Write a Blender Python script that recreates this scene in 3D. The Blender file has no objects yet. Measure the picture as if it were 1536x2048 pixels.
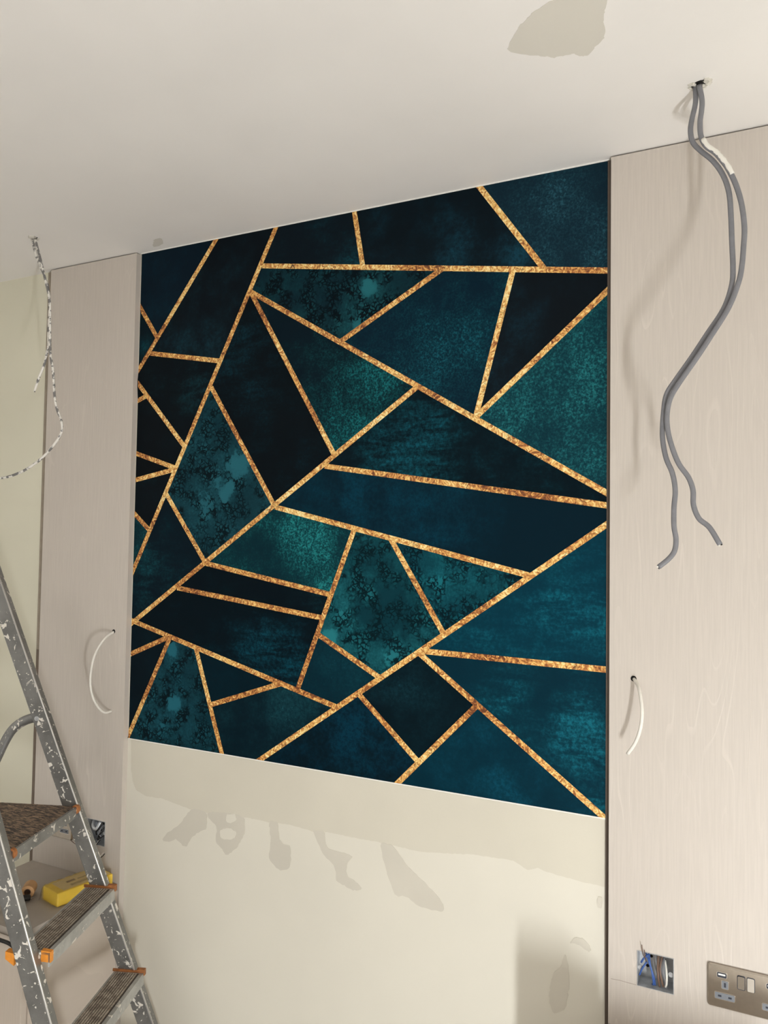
import bpy, bmesh, math, random
from mathutils import Vector, Matrix

random.seed(7)
scene = bpy.context.scene
col = scene.collection

# ------------------------------------------------------------------ camera
YAW, PITCH, ROLL = 0.458164, 0.038690, 0.014912
CAM = Vector((0.0, -1.67062, 1.56952))
fw = Vector((-math.sin(YAW) * math.cos(PITCH), math.cos(YAW) * math.cos(PITCH), math.sin(PITCH)))
rt = Vector((math.cos(YAW), math.sin(YAW), 0.0))
up = rt.cross(fw)
rt2 = rt * math.cos(ROLL) + up * math.sin(ROLL)
up2 = up * math.cos(ROLL) - rt * math.sin(ROLL)
cam_data = bpy.data.cameras.new('camera')
cam_data.sensor_fit = 'VERTICAL'
cam_data.sensor_height = 24.0
cam_data.lens = 1538.0 / 2048.0 * 24.0
cam_data.clip_start = 0.02
cam = bpy.data.objects.new('camera', cam_data)
m3 = Matrix((rt2, up2, -fw)).transposed()
cam.matrix_world = Matrix.Translation(CAM) @ m3.to_4x4()
col.objects.link(cam)
scene.camera = cam

# ------------------------------------------------------------------ world, lights, exposure
world = bpy.data.worlds.new('world')
scene.world = world
world.use_nodes = True
world.node_tree.nodes['Background'].inputs[0].default_value = (0.9, 0.93, 1.0, 1)
world.node_tree.nodes['Background'].inputs[1].default_value = 0.05

def area_light(name, loc, target, w, h, energy, color):
    d = bpy.data.lights.new(name, 'AREA')
    d.shape = 'RECTANGLE'
    d.size, d.size_y = w, h
    d.energy = energy
    d.color = color
    o = bpy.data.objects.new(name, d)
    o.location = loc
    v = Vector(target) - Vector(loc)
    o.rotation_euler = v.to_track_quat('-Z', 'Y').to_euler()
    col.objects.link(o)
    return o

# upright tube work lamp standing low on the floor, right of the camera
for i in range(8):
    d = bpy.data.lights.new('work_lamp', 'POINT')
    d.energy = 12.3
    d.shadow_soft_size = 0.035
    d.color = (0.955, 0.98, 1.0)
    o = bpy.data.objects.new('work_lamp', d)
    o.location = (0.61, -1.75, 0.08 + 0.058 * i)
    col.objects.link(o)
# added fill light under the ceiling, out of view, lifts the ambient level
area_light('fill_light', (-1.7, -2.2, 2.36), (-1.75, -1.9, 0.0), 0.6, 0.6, 9.0, (1.0, 0.98, 0.96))

scene.view_settings.view_transform = 'Standard'
scene.view_settings.look = 'None'
scene.view_settings.gamma = 1.0
scene.view_settings.use_curve_mapping = False
scene.view_settings.exposure = 0.0

# ------------------------------------------------------------------ measured data (metres, wall plane y = 0)
FACES = (((-0.2931, 1.6531), (-1.0001, 1.7595), (-1.1428, 1.6602), (-0.9034, 1.6013), (-0.8053, 1.5787), (-0.4598, 1.499), (-0.2931, 1.6159)), ((-1.2355, 2.2399), (-1.3289, 2.0565), (-1.3615, 1.9924), (-1.1428, 1.6602), (-1.0001, 1.7595), (-0.9641, 1.7845)), ((-1.3646, 1.506), (-1.1428, 1.6602), (-1.3615, 1.9924), (-1.4462, 1.8259), (-1.4761, 1.7672), (-1.5109, 1.6988)), ((-0.9546, 2.0706), (-0.7379, 1.9418), (-0.5943, 1.8565), (-0.5058, 2.1912), (-0.6771, 2.2184)), ((-1.4825, 1.2972), (-1.39, 1.2736), (-1.1104, 1.2023), (-1.0611, 1.1897), (-1.0051, 1.336), (-0.9896, 1.3764), (-1.4681, 1.434), (-1.6159, 1.3312)), ((-0.2931, 1.6776), (-0.5943, 1.8565), (-0.7379, 1.9418), (-0.9641, 1.7845), (-1.0001, 1.7595), (-0.2931, 1.6531)), ((-1.2355, 2.2399), (-1.204, 2.3018), (-1.154, 2.4), (-1.3515, 2.4), (-1.5561, 2.1436), (-1.5883, 2.1033), (-1.3289, 2.0565)), ((-1.2355, 2.2399), (-0.9641, 1.7845), (-0.7379, 1.9418), (-0.9546, 2.0706)), ((-0.728, 1.3109), (-0.7224, 1.3148), (-0.6631, 1.3564), (-0.8053, 1.5787), (-0.9034, 1.6013), (-0.967, 1.4354), (-0.9896, 1.3764), (-1.0051, 1.336), (-0.8265, 1.2419)), ((-0.5058, 2.1912), (-0.4332, 2.1797), (-0.5899, 2.4), (-0.9193, 2.4), (-0.8921, 2.2524), (-0.6771, 2.2184)), ((-0.728, 1.3109), (-0.5805, 1.204), (-0.2991, 1.0), (-0.2931, 1.0), (-0.2931, 1.3078), (-0.7224, 1.3148)), ((-0.2931, 1.6776), (-0.2931, 2.1181), (-0.5943, 1.8565)), ((-0.4598, 1.499), (-0.6631, 1.3564), (-0.7224, 1.3148), (-0.2931, 1.3078), (-0.2931, 1.6159)), ((-1.2355, 2.2399), (-0.9546, 2.0706), (-0.6771, 2.2184), (-0.8921, 2.2524), (-1.204, 2.3018)), ((-1.4825, 1.2972), (-1.6244, 1.0078), (-1.6289, 0.9989), (-1.2935, 1.0), (-1.3371, 1.1235), (-1.39, 1.2736)), ((-0.9034, 1.6013), (-1.1428, 1.6602), (-1.3646, 1.506), (-0.967, 1.4354)), ((-0.5899, 2.4), (-0.4332, 2.1797), (-0.2931, 2.1575), (-0.2931, 2.4)), ((-0.7767, 1.0), (-0.2991, 1.0), (-0.5805, 1.204), (-0.7229, 1.0559)), ((-1.1715, 1.0), (-0.7767, 1.0), (-0.7229, 1.0559), (-0.8864, 1.1999), (-0.9436, 1.1597)), ((-1.3646, 1.506), (-1.5109, 1.6988), (-1.5656, 1.5914), (-1.6244, 1.4759), (-1.6244, 1.3334), (-1.6159, 1.3312), (-1.4681, 1.434)), ((-1.1715, 1.0), (-0.9436, 1.1597), (-1.0611, 1.1897), (-1.1104, 1.2023), (-1.3371, 1.1235), (-1.2935, 1.0)), ((-1.6244, 2.0581), (-1.6284, 2.0214), (-1.5895, 1.9797), (-1.4462, 1.8259), (-1.3615, 1.9924), (-1.3289, 2.0565), (-1.5883, 2.1033)), ((-0.5058, 2.1912), (-0.5943, 1.8565), (-0.2931, 2.1181), (-0.2931, 2.1575), (-0.4332, 2.1797)), ((-1.3515, 2.4), (-1.6244, 2.4), (-1.6244, 2.2408), (-1.5561, 2.1436)), ((-0.728, 1.3109), (-0.8265, 1.2419), (-0.8864, 1.1999), (-0.7229, 1.0559), (-0.5805, 1.204)), ((-1.204, 2.3018), (-0.8921, 2.2524), (-0.9193, 2.4), (-1.154, 2.4)), ((-0.4598, 1.499), (-0.8053, 1.5787), (-0.6631, 1.3564)), ((-0.967, 1.4354), (-1.3646, 1.506), (-1.4681, 1.434), (-0.9896, 1.3764)), ((-1.6244, 1.9673), (-1.6244, 1.8138), (-1.4761, 1.7672), (-1.4462, 1.8259), (-1.5895, 1.9797)), ((-1.0611, 1.1897), (-0.9436, 1.1597), (-0.8864, 1.1999), (-0.8265, 1.2419), (-1.0051, 1.336)), ((-1.1104, 1.2023), (-1.39, 1.2736), (-1.3371, 1.1235)), ((-1.4825, 1.2972), (-1.6244, 1.238), (-1.6244, 1.0078)), ((-1.5656, 1.5914), (-1.5109, 1.6988), (-1.4761, 1.7672), (-1.6244, 1.7371), (-1.6244, 1.6392)), ((-1.4825, 1.2972), (-1.6159, 1.3312), (-1.6244, 1.3253), (-1.6244, 1.238)), ((-1.6244, 2.0581), (-1.5883, 2.1033), (-1.5561, 2.1436), (-1.6244, 2.2408)), ((-1.4761, 1.7672), (-1.6244, 1.8138), (-1.6244, 1.7371)), ((-1.5656, 1.5914), (-1.6244, 1.6392), (-1.6244, 1.4759)), ((-1.6284, 2.0214), (-1.6244, 1.9673), (-1.5895, 1.9797)))
LINES = (((-1.3515, 2.4), (-1.6189, 2.065)), ((-1.6219, 2.2373), (-1.5602, 2.1494)), ((-1.5799, 2.1017), (-1.3304, 2.0567)), ((-1.1547, 2.3986), (-1.6186, 1.4873)), ((-1.1939, 2.3002), (-0.292, 2.1574)), ((-0.9193, 2.4002), (-0.8926, 2.2551)), ((-0.5898, 2.3999), (-0.4351, 2.1824)), ((-1.232, 2.2353), (-0.2937, 1.678)), ((-0.6812, 2.2162), (-0.9528, 2.0715)), ((-0.5068, 2.1872), (-0.5912, 1.8604)), ((-0.2919, 2.1192), (-0.592, 1.8586)), ((-1.2291, 2.2292), (-0.9636, 1.7837)), ((-0.7425, 1.9387), (-1.6154, 1.3316)), ((-1.3561, 1.9842), (-1.1429, 1.6602)), ((-1.6188, 2.0111), (-1.4501, 1.8301)), ((-1.621, 1.9685), (-1.5953, 1.9776)), ((-1.6191, 1.8122), (-1.4785, 1.768)), ((-1.619, 1.7381), (-1.4813, 1.7635)), ((-1.5117, 1.6998), (-1.3642, 1.5054)), ((-1.6189, 1.6347), (-1.5714, 1.5961)), ((-0.989, 1.7578), (-0.2933, 1.6531)), ((-1.1366, 1.6551), (-0.4675, 1.5008)), ((-0.2932, 1.6158), (-1.1666, 1.0034)), ((-0.8036, 1.576), (-0.6661, 1.361)), ((-0.9044, 1.5989), (-1.0604, 1.1915)), ((-1.3586, 1.5029), (-0.9697, 1.4359)), ((-1.4571, 1.4327), (-0.9902, 1.3765)), ((-1.001, 1.3338), (-0.8322, 1.2448)), ((-1.6195, 1.3322), (-0.9482, 1.1609)), ((-1.6211, 1.2393), (-1.4834, 1.2968)), ((-1.481, 1.2952), (-1.6226, 1.0114)), ((-1.3895, 1.2722), (-1.2938, 1.0011)), ((-1.3295, 1.1261), (-1.1085, 1.2029)), ((-0.7279, 1.3109), (-0.2996, 1.0004)), ((-0.7167, 1.3148), (-0.2921, 1.3078)), ((-0.5829, 1.2015), (-0.7772, 0.9995)), ((-0.8846, 1.1984), (-0.7268, 1.0593)))
WALL = {"band": [[-1.6162, 0.9977], [-0.2973, 0.9957], [-0.2968, 0.8583], [-0.3526, 0.8592], [-0.4198, 0.8645], [-0.4406, 0.8688], [-0.4626, 0.8602], [-0.4783, 0.8678], [-0.4941, 0.8744], [-0.5879, 0.8696], [-0.6676, 0.8578], [-0.7175, 0.851], [-0.7623, 0.8526], [-0.8268, 0.8535], [-0.9029, 0.8516], [-0.9661, 0.8523], [-1.0079, 0.846], [-1.0729, 0.8513], [-1.1397, 0.8461], [-1.2168, 0.8459], [-1.2909, 0.8401], [-1.3416, 0.836], [-1.3935, 0.8364], [-1.4409, 0.8423], [-1.4953, 0.8497], [-1.5569, 0.8469], [-1.592, 0.8579], [-1.6055, 0.8819], [-1.6125, 0.9141]], "smear1": [[-1.3878, 0.8396], [-1.4049, 0.8255], [-1.4332, 0.7888], [-1.4683, 0.7644], [-1.4946, 0.7367], [-1.4673, 0.7348], [-1.4438, 0.7505], [-1.4077, 0.7299], [-1.3911, 0.76], [-1.3629, 0.7831], [-1.3402, 0.7915], [-1.3372, 0.8412]], "smear2": [[-1.3417, 0.8405], [-1.3327, 0.8241], [-1.3038, 0.8046], [-1.3111, 0.7656], [-1.2883, 0.7522], [-1.2712, 0.7356], [-1.2551, 0.7496], [-1.2337, 0.7667], [-1.2131, 0.8096], [-1.2154, 0.8527]], "smear3": [[-1.1409, 0.8502], [-1.1098, 0.8534], [-1.1078, 0.8113], [-1.0946, 0.7989], [-1.0718, 0.801], [-1.0704, 0.7425], [-1.1058, 0.7312], [-1.1374, 0.7505], [-1.1325, 0.8068]], "smear4": [[-1.0104, 0.8497], [-0.9977, 0.8312], [-0.9774, 0.7937], [-0.9434, 0.7757], [-0.9378, 0.7362], [-0.9141, 0.7329], [-0.8906, 0.7258], [-0.8653, 0.7331], [-0.8864, 0.7507], [-0.9099, 0.758], [-0.9105, 0.7862], [-0.8922, 0.808], [-0.9298, 0.8109], [-0.9681, 0.8119], [-0.9729, 0.8542]], "smear5": [[-0.8227, 0.8538], [-0.7846, 0.8535], [-0.7521, 0.8141], [-0.7069, 0.7869], [-0.6584, 0.7495], [-0.656, 0.7284], [-0.6798, 0.7259], [-0.7238, 0.7273], [-0.751, 0.7436], [-0.7781, 0.7366], [-0.7924, 0.7654], [-0.8068, 0.7993]], "smear6": [[-0.3805, 0.7034], [-0.3737, 0.6869], [-0.3716, 0.6365], [-0.3761, 0.5881], [-0.4067, 0.5705], [-0.4125, 0.5964], [-0.4127, 0.6293], [-0.4016, 0.6579], [-0.3867, 0.6763]], "smear7": [[-0.3629, 0.7405], [-0.3409, 0.7439], [-0.3244, 0.7243], [-0.3316, 0.7172], [-0.3518, 0.7286], [-0.3721, 0.7266]], "smear8": [[-0.3123, 0.837], [-0.3015, 0.8375], [-0.3032, 0.8102], [-0.314, 0.8132]], "gap1": [[-1.2742, 0.8428], [-1.2469, 0.8518], [-1.241, 0.8353], [-1.2571, 0.8238], [-1.2765, 0.8248]], "gap2": [[-1.2953, 0.7995], [-1.2678, 0.8109], [-1.2402, 0.8048], [-1.2505, 0.7811], [-1.289, 0.7763]]}
CEIL = {"patch": [[-0.386, -0.4494], [-0.368, -0.4753], [-0.3471, -0.5023], [-0.3289, -0.5164], [-0.3066, -0.5302], [-0.284, -0.5362], [-0.2545, -0.5496], [-0.2093, -0.533], [-0.2098, -0.5015], [-0.218, -0.4769], [-0.2242, -0.4626], [-0.2255, -0.4353], [-0.2319, -0.4119], [-0.2461, -0.3995], [-0.2624, -0.3789], [-0.2724, -0.3807], [-0.2856, -0.3954], [-0.2986, -0.3957], [-0.318, -0.3978], [-0.3318, -0.4094], [-0.3607, -0.4263]], "smudge": [[-1.5151, -0.0709], [-1.4883, -0.0667], [-1.5122, -0.0344], [-1.537, -0.0254], [-1.5581, -0.0267]]}
CAB = {"grey1": [[-0.1062, -0.211, 2.4012], [-0.1062, -0.211, 2.3689], [-0.1121, -0.211, 2.3399], [-0.1146, -0.211, 2.3184], [-0.1104, -0.211, 2.2963], [-0.0971, -0.211, 2.2778], [-0.0773, -0.211, 2.2554], [-0.0611, -0.211, 2.2268], [-0.0515, -0.211, 2.1935], [-0.0484, -0.211, 2.1508], [-0.0469, -0.211, 2.1024], [-0.0454, -0.211, 2.0587], [-0.0478, -0.211, 2.0262], [-0.0608, -0.211, 1.987], [-0.0876, -0.211, 1.9455], [-0.1132, -0.211, 1.906], [-0.1399, -0.211, 1.8677], [-0.1552, -0.211, 1.8426], [-0.1603, -0.211, 1.8093], [-0.162, -0.211, 1.7668], [-0.156, -0.211, 1.7285], [-0.145, -0.211, 1.6994], [-0.1403, -0.211, 1.6688], [-0.1424, -0.211, 1.6384], [-0.1424, -0.211, 1.6053], [-0.139, -0.211, 1.5813], [-0.1416, -0.211, 1.5608], [-0.1516, -0.211, 1.5463], [-0.1681, -0.211, 1.5316]], "grey2": [[-0.0998, -0.2185, 2.3954], [-0.0949, -0.2185, 2.3667], [-0.0957, -0.2185, 2.3468], [-0.0982, -0.2185, 2.3264], [-0.0966, -0.2185, 2.3015], [-0.0884, -0.2185, 2.2815], [-0.0737, -0.2185, 2.2665], [-0.0639, -0.2185, 2.2528], [-0.0527, -0.2185, 2.2334], [-0.0416, -0.2185, 2.2062], [-0.0337, -0.2185, 2.1781], [-0.0291, -0.2185, 2.1507], [-0.0268, -0.2185, 2.1194], [-0.0285, -0.2185, 2.0889], [-0.0309, -0.2185, 2.0585], [-0.0365, -0.2185, 2.0285], [-0.0525, -0.2185, 1.9857], [-0.0806, -0.2185, 1.9394], [-0.1052, -0.2185, 1.9009], [-0.1342, -0.2185, 1.8586], [-0.1485, -0.2185, 1.8317], [-0.1535, -0.2185, 1.8032], [-0.1518, -0.2185, 1.7743], [-0.1442, -0.2185, 1.7434], [-0.1334, -0.2185, 1.7153], [-0.1176, -0.2185, 1.6909], [-0.1102, -0.2185, 1.6678], [-0.1094, -0.2185, 1.6422], [-0.1005, -0.2185, 1.6185], [-0.0835, -0.2185, 1.6028], [-0.0668, -0.2185, 1.5735]], "white1": [[-1.8252, -0.214, 2.3984], [-1.807, -0.214, 2.3503], [-1.7897, -0.214, 2.3197], [-1.7683, -0.214, 2.2817], [-1.753, -0.214, 2.2448], [-1.7472, -0.214, 2.2026], [-1.7472, -0.214, 2.1611], [-1.7476, -0.214, 2.1267], [-1.7461, -0.214, 2.0921], [-1.7526, -0.214, 2.0652], [-1.7611, -0.214, 2.0384], [-1.7791, -0.214, 2.0055], [-1.7952, -0.214, 1.9694]], "white2": [[-1.8044, -0.221, 2.3924], [-1.7821, -0.221, 2.3371], [-1.7663, -0.221, 2.293], [-1.753, -0.221, 2.2565], [-1.7394, -0.221, 2.2134], [-1.735, -0.221, 2.1578], [-1.7328, -0.221, 2.1096], [-1.7287, -0.221, 2.0613], [-1.7173, -0.221, 2.0194], [-1.7085, -0.221, 1.9509], [-1.6994, -0.221, 1.9164], [-1.6809, -0.221, 1.8816], [-1.6761, -0.221, 1.8572], [-1.6863, -0.221, 1.8349], [-1.7099, -0.221, 1.8118], [-1.7376, -0.221, 1.7899], [-1.7753, -0.221, 1.7681], [-1.8335, -0.221, 1.7451], [-1.9142, -0.221, 1.7318], [-2.0422, -0.221, 1.7434], [-2.2019, -0.221, 1.7846]], "stubL": [[-1.6765, -0.0143, 1.2997], [-1.6765, -0.0403, 1.2895], [-1.6765, -0.0671, 1.267], [-1.6765, -0.0876, 1.2347], [-1.6765, -0.0967, 1.1944], [-1.6765, -0.0972, 1.16], [-1.6765, -0.087, 1.1238], [-1.6765, -0.066, 1.0923], [-1.6765, -0.0415, 1.0737], [-1.6765, -0.0172, 1.0734]], "stubR": [[-0.2382, -0.018, 1.2962], [-0.2268, -0.043, 1.2871], [-0.2197, -0.06, 1.2697], [-0.2151, -0.072, 1.2459], [-0.2156, -0.075, 1.2221], [-0.2216, -0.072, 1.1963], [-0.231, -0.066, 1.1743], [-0.2443, -0.06, 1.1534]]}
CORD = [(-1.965, -0.20, 0.6), (-1.94, -0.27, 0.6005), (-1.90, -0.314, 0.6025), (-1.875, -0.333, 0.5985), (-1.85, -0.341, 0.586), (-1.8047, -0.345, 0.5693), (-1.6926, -0.345, 0.5736), (-1.6473, -0.345, 0.57), (-1.6107, -0.345, 0.5456), (-1.5826, -0.345, 0.5056), (-1.5455, -0.345, 0.4455), (-1.5174, -0.345, 0.3842), (-1.50, -0.345, 0.20), (-1.52, -0.37, 0.05), (-1.56, -0.42, 0.005), (-1.66, -0.46, 0.0046)]
STYLES = [[[0.00061, 0.01161, 0.02122], [0.00121, 0.03434, 0.06125], "cloud", 0.25, [[-0.918, 1.672, 0.189, 0.5], [-0.678, 1.634, 0.134, 0.35], [-0.407, 1.579, 0.137, -0.7]]], [[0.00152, 0.00439, 0.007], [0.00368, 0.0382, 0.05781], "brush", 0.1, [[-1.28, 2.055, 0.114, 0.45], [-1.196, 1.94, 0.095, 0.15]]], [[0.00368, 0.02519, 0.03689], [0.01938, 0.12214, 0.15593], "bubble", 0.42, [[-1.26, 1.776, 0.033, 1.0], [-1.287, 1.708, 0.013, 1.1], [-1.304, 1.684, 0.013, 1.0], [-1.388, 1.663, 0.102, 0.2], [-1.361, 1.924, 0.068, -0.2]]], [[0.00121, 0.01298, 0.02519], [0.007, 0.09084, 0.12214], "fine", 0.2, [[-0.614, 2.041, 0.067, 0.55], [-0.759, 1.947, 0.103, 0.55], [-0.722, 2.1, 0.064, 0.2], [-0.802, 2.109, 0.079, -0.2]]], [[0.00061, 0.00518, 0.00913], [0.00304, 0.05448, 0.08438], "brush", 0.06, [[-1.116, 1.281, 0.09, 0.75], [-1.244, 1.32, 0.08, 0.5], [-1.115, 1.23, 0.06, 0.7], [-1.312, 1.393, 0.098, -0.3]]], [[0.00061, 0.00605, 0.01033], [0.00439, 0.07227, 0.10224], "brush", 0.08, [[-0.797, 1.81, 0.092, 1.0], [-0.718, 1.77, 0.076, 0.8], [-0.693, 1.847, 0.05, 0.3], [-0.441, 1.722, 0.087, 0.15]]], [[0.00243, 0.00561, 0.00913], [0.00802, 0.03955, 0.05781], "cloud", 0.1, [[-1.385, 2.121, 0.103, 0.5], [-1.528, 2.121, 0.073, 0.3]]], [[0.00152, 0.00913, 0.016], [0.00913, 0.14996, 0.16203], "fine", 0.18, [[-0.827, 1.977, 0.06, 0.95], [-0.893, 1.845, 0.055, 0.8], [-0.937, 1.897, 0.098, 0.3], [-1.137, 2.148, 0.077, -0.3]]], [[0.00243, 0.03434, 0.04817], [0.01764, 0.18116, 0.20864], "bubble", 0.45, [[-0.852, 1.434, 0.022, 0.9], [-0.913, 1.388, 0.082, 0.3], [-0.817, 1.399, 0.063, -1.3], [-0.776, 1.313, 0.039, 0.4], [-0.969, 1.323, 0.023, 0.9], [-0.888, 1.536, 0.055, -0.4]]], [[0.00243, 0.007, 0.01096], [0.007, 0.04519, 0.07227], "cloud", 0.1, [[-0.66, 2.246, 0.068, 0.6], [-0.5, 2.229, 0.04, 0.8], [-0.7, 2.351, 0.038, 0.3]]], [[0.00091, 0.02122, 0.03689], [0.007, 0.12744, 0.17465], "brush", 0.22, [[-0.351, 1.186, 0.062, 0.7], [-0.351, 1.133, 0.062, 0.5], [-0.505, 1.223, 0.067, 0.4], [-0.319, 1.033, 0.041, 0.5], [-0.438, 1.219, 0.044, -0.3]]], [[0.00243, 0.02315, 0.03689], [0.01764, 0.17465, 0.18782], "fine", 0.42, [[-0.534, 1.872, 0.069, 0.3], [-0.333, 1.946, 0.063, 0.35], [-0.333, 1.73, 0.052, 0.3]]], [[0.00061, 0.02732, 0.04817], [0.00518, 0.12214, 0.16827], "brush", 0.34, [[-0.395, 1.433, 0.043, 0.6], [-0.331, 1.399, 0.062, 0.35], [-0.588, 1.349, 0.047, 0.3]]], [[0.00212, 0.01444, 0.02315], [0.01764, 0.13843, 0.16203], "bubble", 0.28, [[-0.872, 2.18, 0.062, 0.25], [-0.927, 2.111, 0.057, 0.15], [-0.879, 2.2, 0.017, 0.8], [-0.905, 2.096, 0.02, 0.6], [-1.138, 2.201, 0.078, -0.1]]], [[0.00304, 0.02315, 0.03434], [0.016, 0.11697, 0.15593], "bubble", 0.4, [[-1.462, 1.113, 0.021, 1.2], [-1.472, 1.26, 0.021, 0.8], [-1.528, 1.034, 0.054, 0.2], [-1.549, 1.115, 0.072, 0.1]]], [[0.00152, 0.01938, 0.02956], [0.01764, 0.23074, 0.2384], "fine", 0.3, [[-1.003, 1.565, 0.049, 0.8], [-1.078, 1.596, 0.06, 0.45], [-0.971, 1.447, 0.034, 0.8], [-1.25, 1.542, 0.08, -0.2]]], [[0.00439, 0.01764, 0.02956], [0.02122, 0.09306, 0.12744], "fine", 0.3, [[-0.412, 2.334, 0.066, 0.3], [-0.445, 2.204, 0.045, 0.4], [-0.313, 2.184, 0.031, 0.3]]], [[0.00061, 0.01938, 0.03434], [0.00243, 0.05448, 0.08866], "cloud", 0.35, [[-0.586, 1.136, 0.07, 0.3], [-0.504, 1.048, 0.067, 0.3]]], [[0.00061, 0.00605, 0.01033], [0.00121, 0.02956, 0.05448], "cloud", 0.4, [[-0.922, 1.131, 0.069, 0.6], [-0.825, 1.095, 0.066, 0.5], [-0.879, 1.04, 0.067, 0.3]]], [[0.00152, 0.00802, 0.01444], [0.007, 0.07619, 0.09759], "brush", 0.12, [[-1.591, 1.5, 0.065, 0.7], [-1.541, 1.41, 0.073, 0.3]]], [[0.00091, 0.00913, 0.016], [0.01033, 0.07227, 0.09306], "speck", 0.25, [[-1.053, 1.154, 0.073, 0.5], [-1.113, 1.16, 0.06, 0.3]]], [[0.00212, 0.00518, 0.00802], [0.007, 0.05448, 0.07227], "brush", 0.08, [[-1.416, 1.997, 0.078, 0.5]]], [[0.00304, 0.00605, 0.00913], [0.007, 0.0319, 0.05127], "cloud", 0.1, [[-0.466, 2.071, 0.056, 0.4], [-0.535, 1.941, 0.058, 0.4]]], [[0.00182, 0.00913, 0.01764], [0.00304, 0.02122, 0.03689], "cloud", 0.25, [[-1.532, 2.223, 0.091, 0.4]]], [[0.00061, 0.007, 0.01161], [0.00802, 0.05448, 0.07619], "speck", 0.18, [[-0.775, 1.218, 0.052, 0.3]]], [[0.00304, 0.00802, 0.01298], [0.00605, 0.05448, 0.07619], "brush", 0.1, [[-0.915, 2.268, 0.049, 0.9], [-1.005, 2.392, 0.059, 0.2]]], [[0.00182, 0.0319, 0.04817], [0.01161, 0.16827, 0.20156], "bubble", 0.4, [[-0.675, 1.459, 0.045, 0.4], [-0.753, 1.527, 0.051, -0.4]]], [[0.00091, 0.00518, 0.00913], [0.00368, 0.04519, 0.06125], "brush", 0.05, [[-1.007, 1.414, 0.035, 0.5]]], [[0.00243, 0.00478, 0.007], [0.00439, 0.02122, 0.0319], "cloud", 0.1, []], [[0.00091, 0.016, 0.02732], [0.00518, 0.0648, 0.08866], "speck", 0.3, [[-0.925, 1.277, 0.069, 0.3]]], [[0.00061, 0.01033, 0.01764], [0.00121, 0.02122, 0.03434], "cloud", 0.25, []], [[0.00182, 0.007, 0.01161], [0.00304, 0.01938, 0.02956], "cloud", 0.2, []], [[0.00243, 0.00518, 0.00802], [0.00605, 0.03434, 0.04519], "brush", 0.1, [[-1.571, 1.736, 0.037, 0.4]]], [[0.00121, 0.007, 0.01161], [0.00304, 0.02519, 0.03689], "cloud", 0.2, []], [[0.00182, 0.00802, 0.01298], [0.00439, 0.04519, 0.06125], "cloud", 0.2, [[-1.604, 2.129, 0.027, 0.5]]], [[0.00273, 0.00439, 0.00605], [0.00439, 0.01298, 0.01938], "cloud", 0.1, []], [[0.00243, 0.01764, 0.02519], [0.01298, 0.11697, 0.13843], "fine", 0.4, []], [[0.00182, 0.00605, 0.00913], [0.00518, 0.04519, 0.06125], "bubble", 0.3, []]]

# ------------------------------------------------------------------ helpers
def srgb(r, g, b):
    f = lambda v: ((v / 255 + 0.055) / 1.055) ** 2.4 if v / 255 > 0.04045 else v / 255 / 12.92
    return (f(r), f(g), f(b), 1.0)

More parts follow.
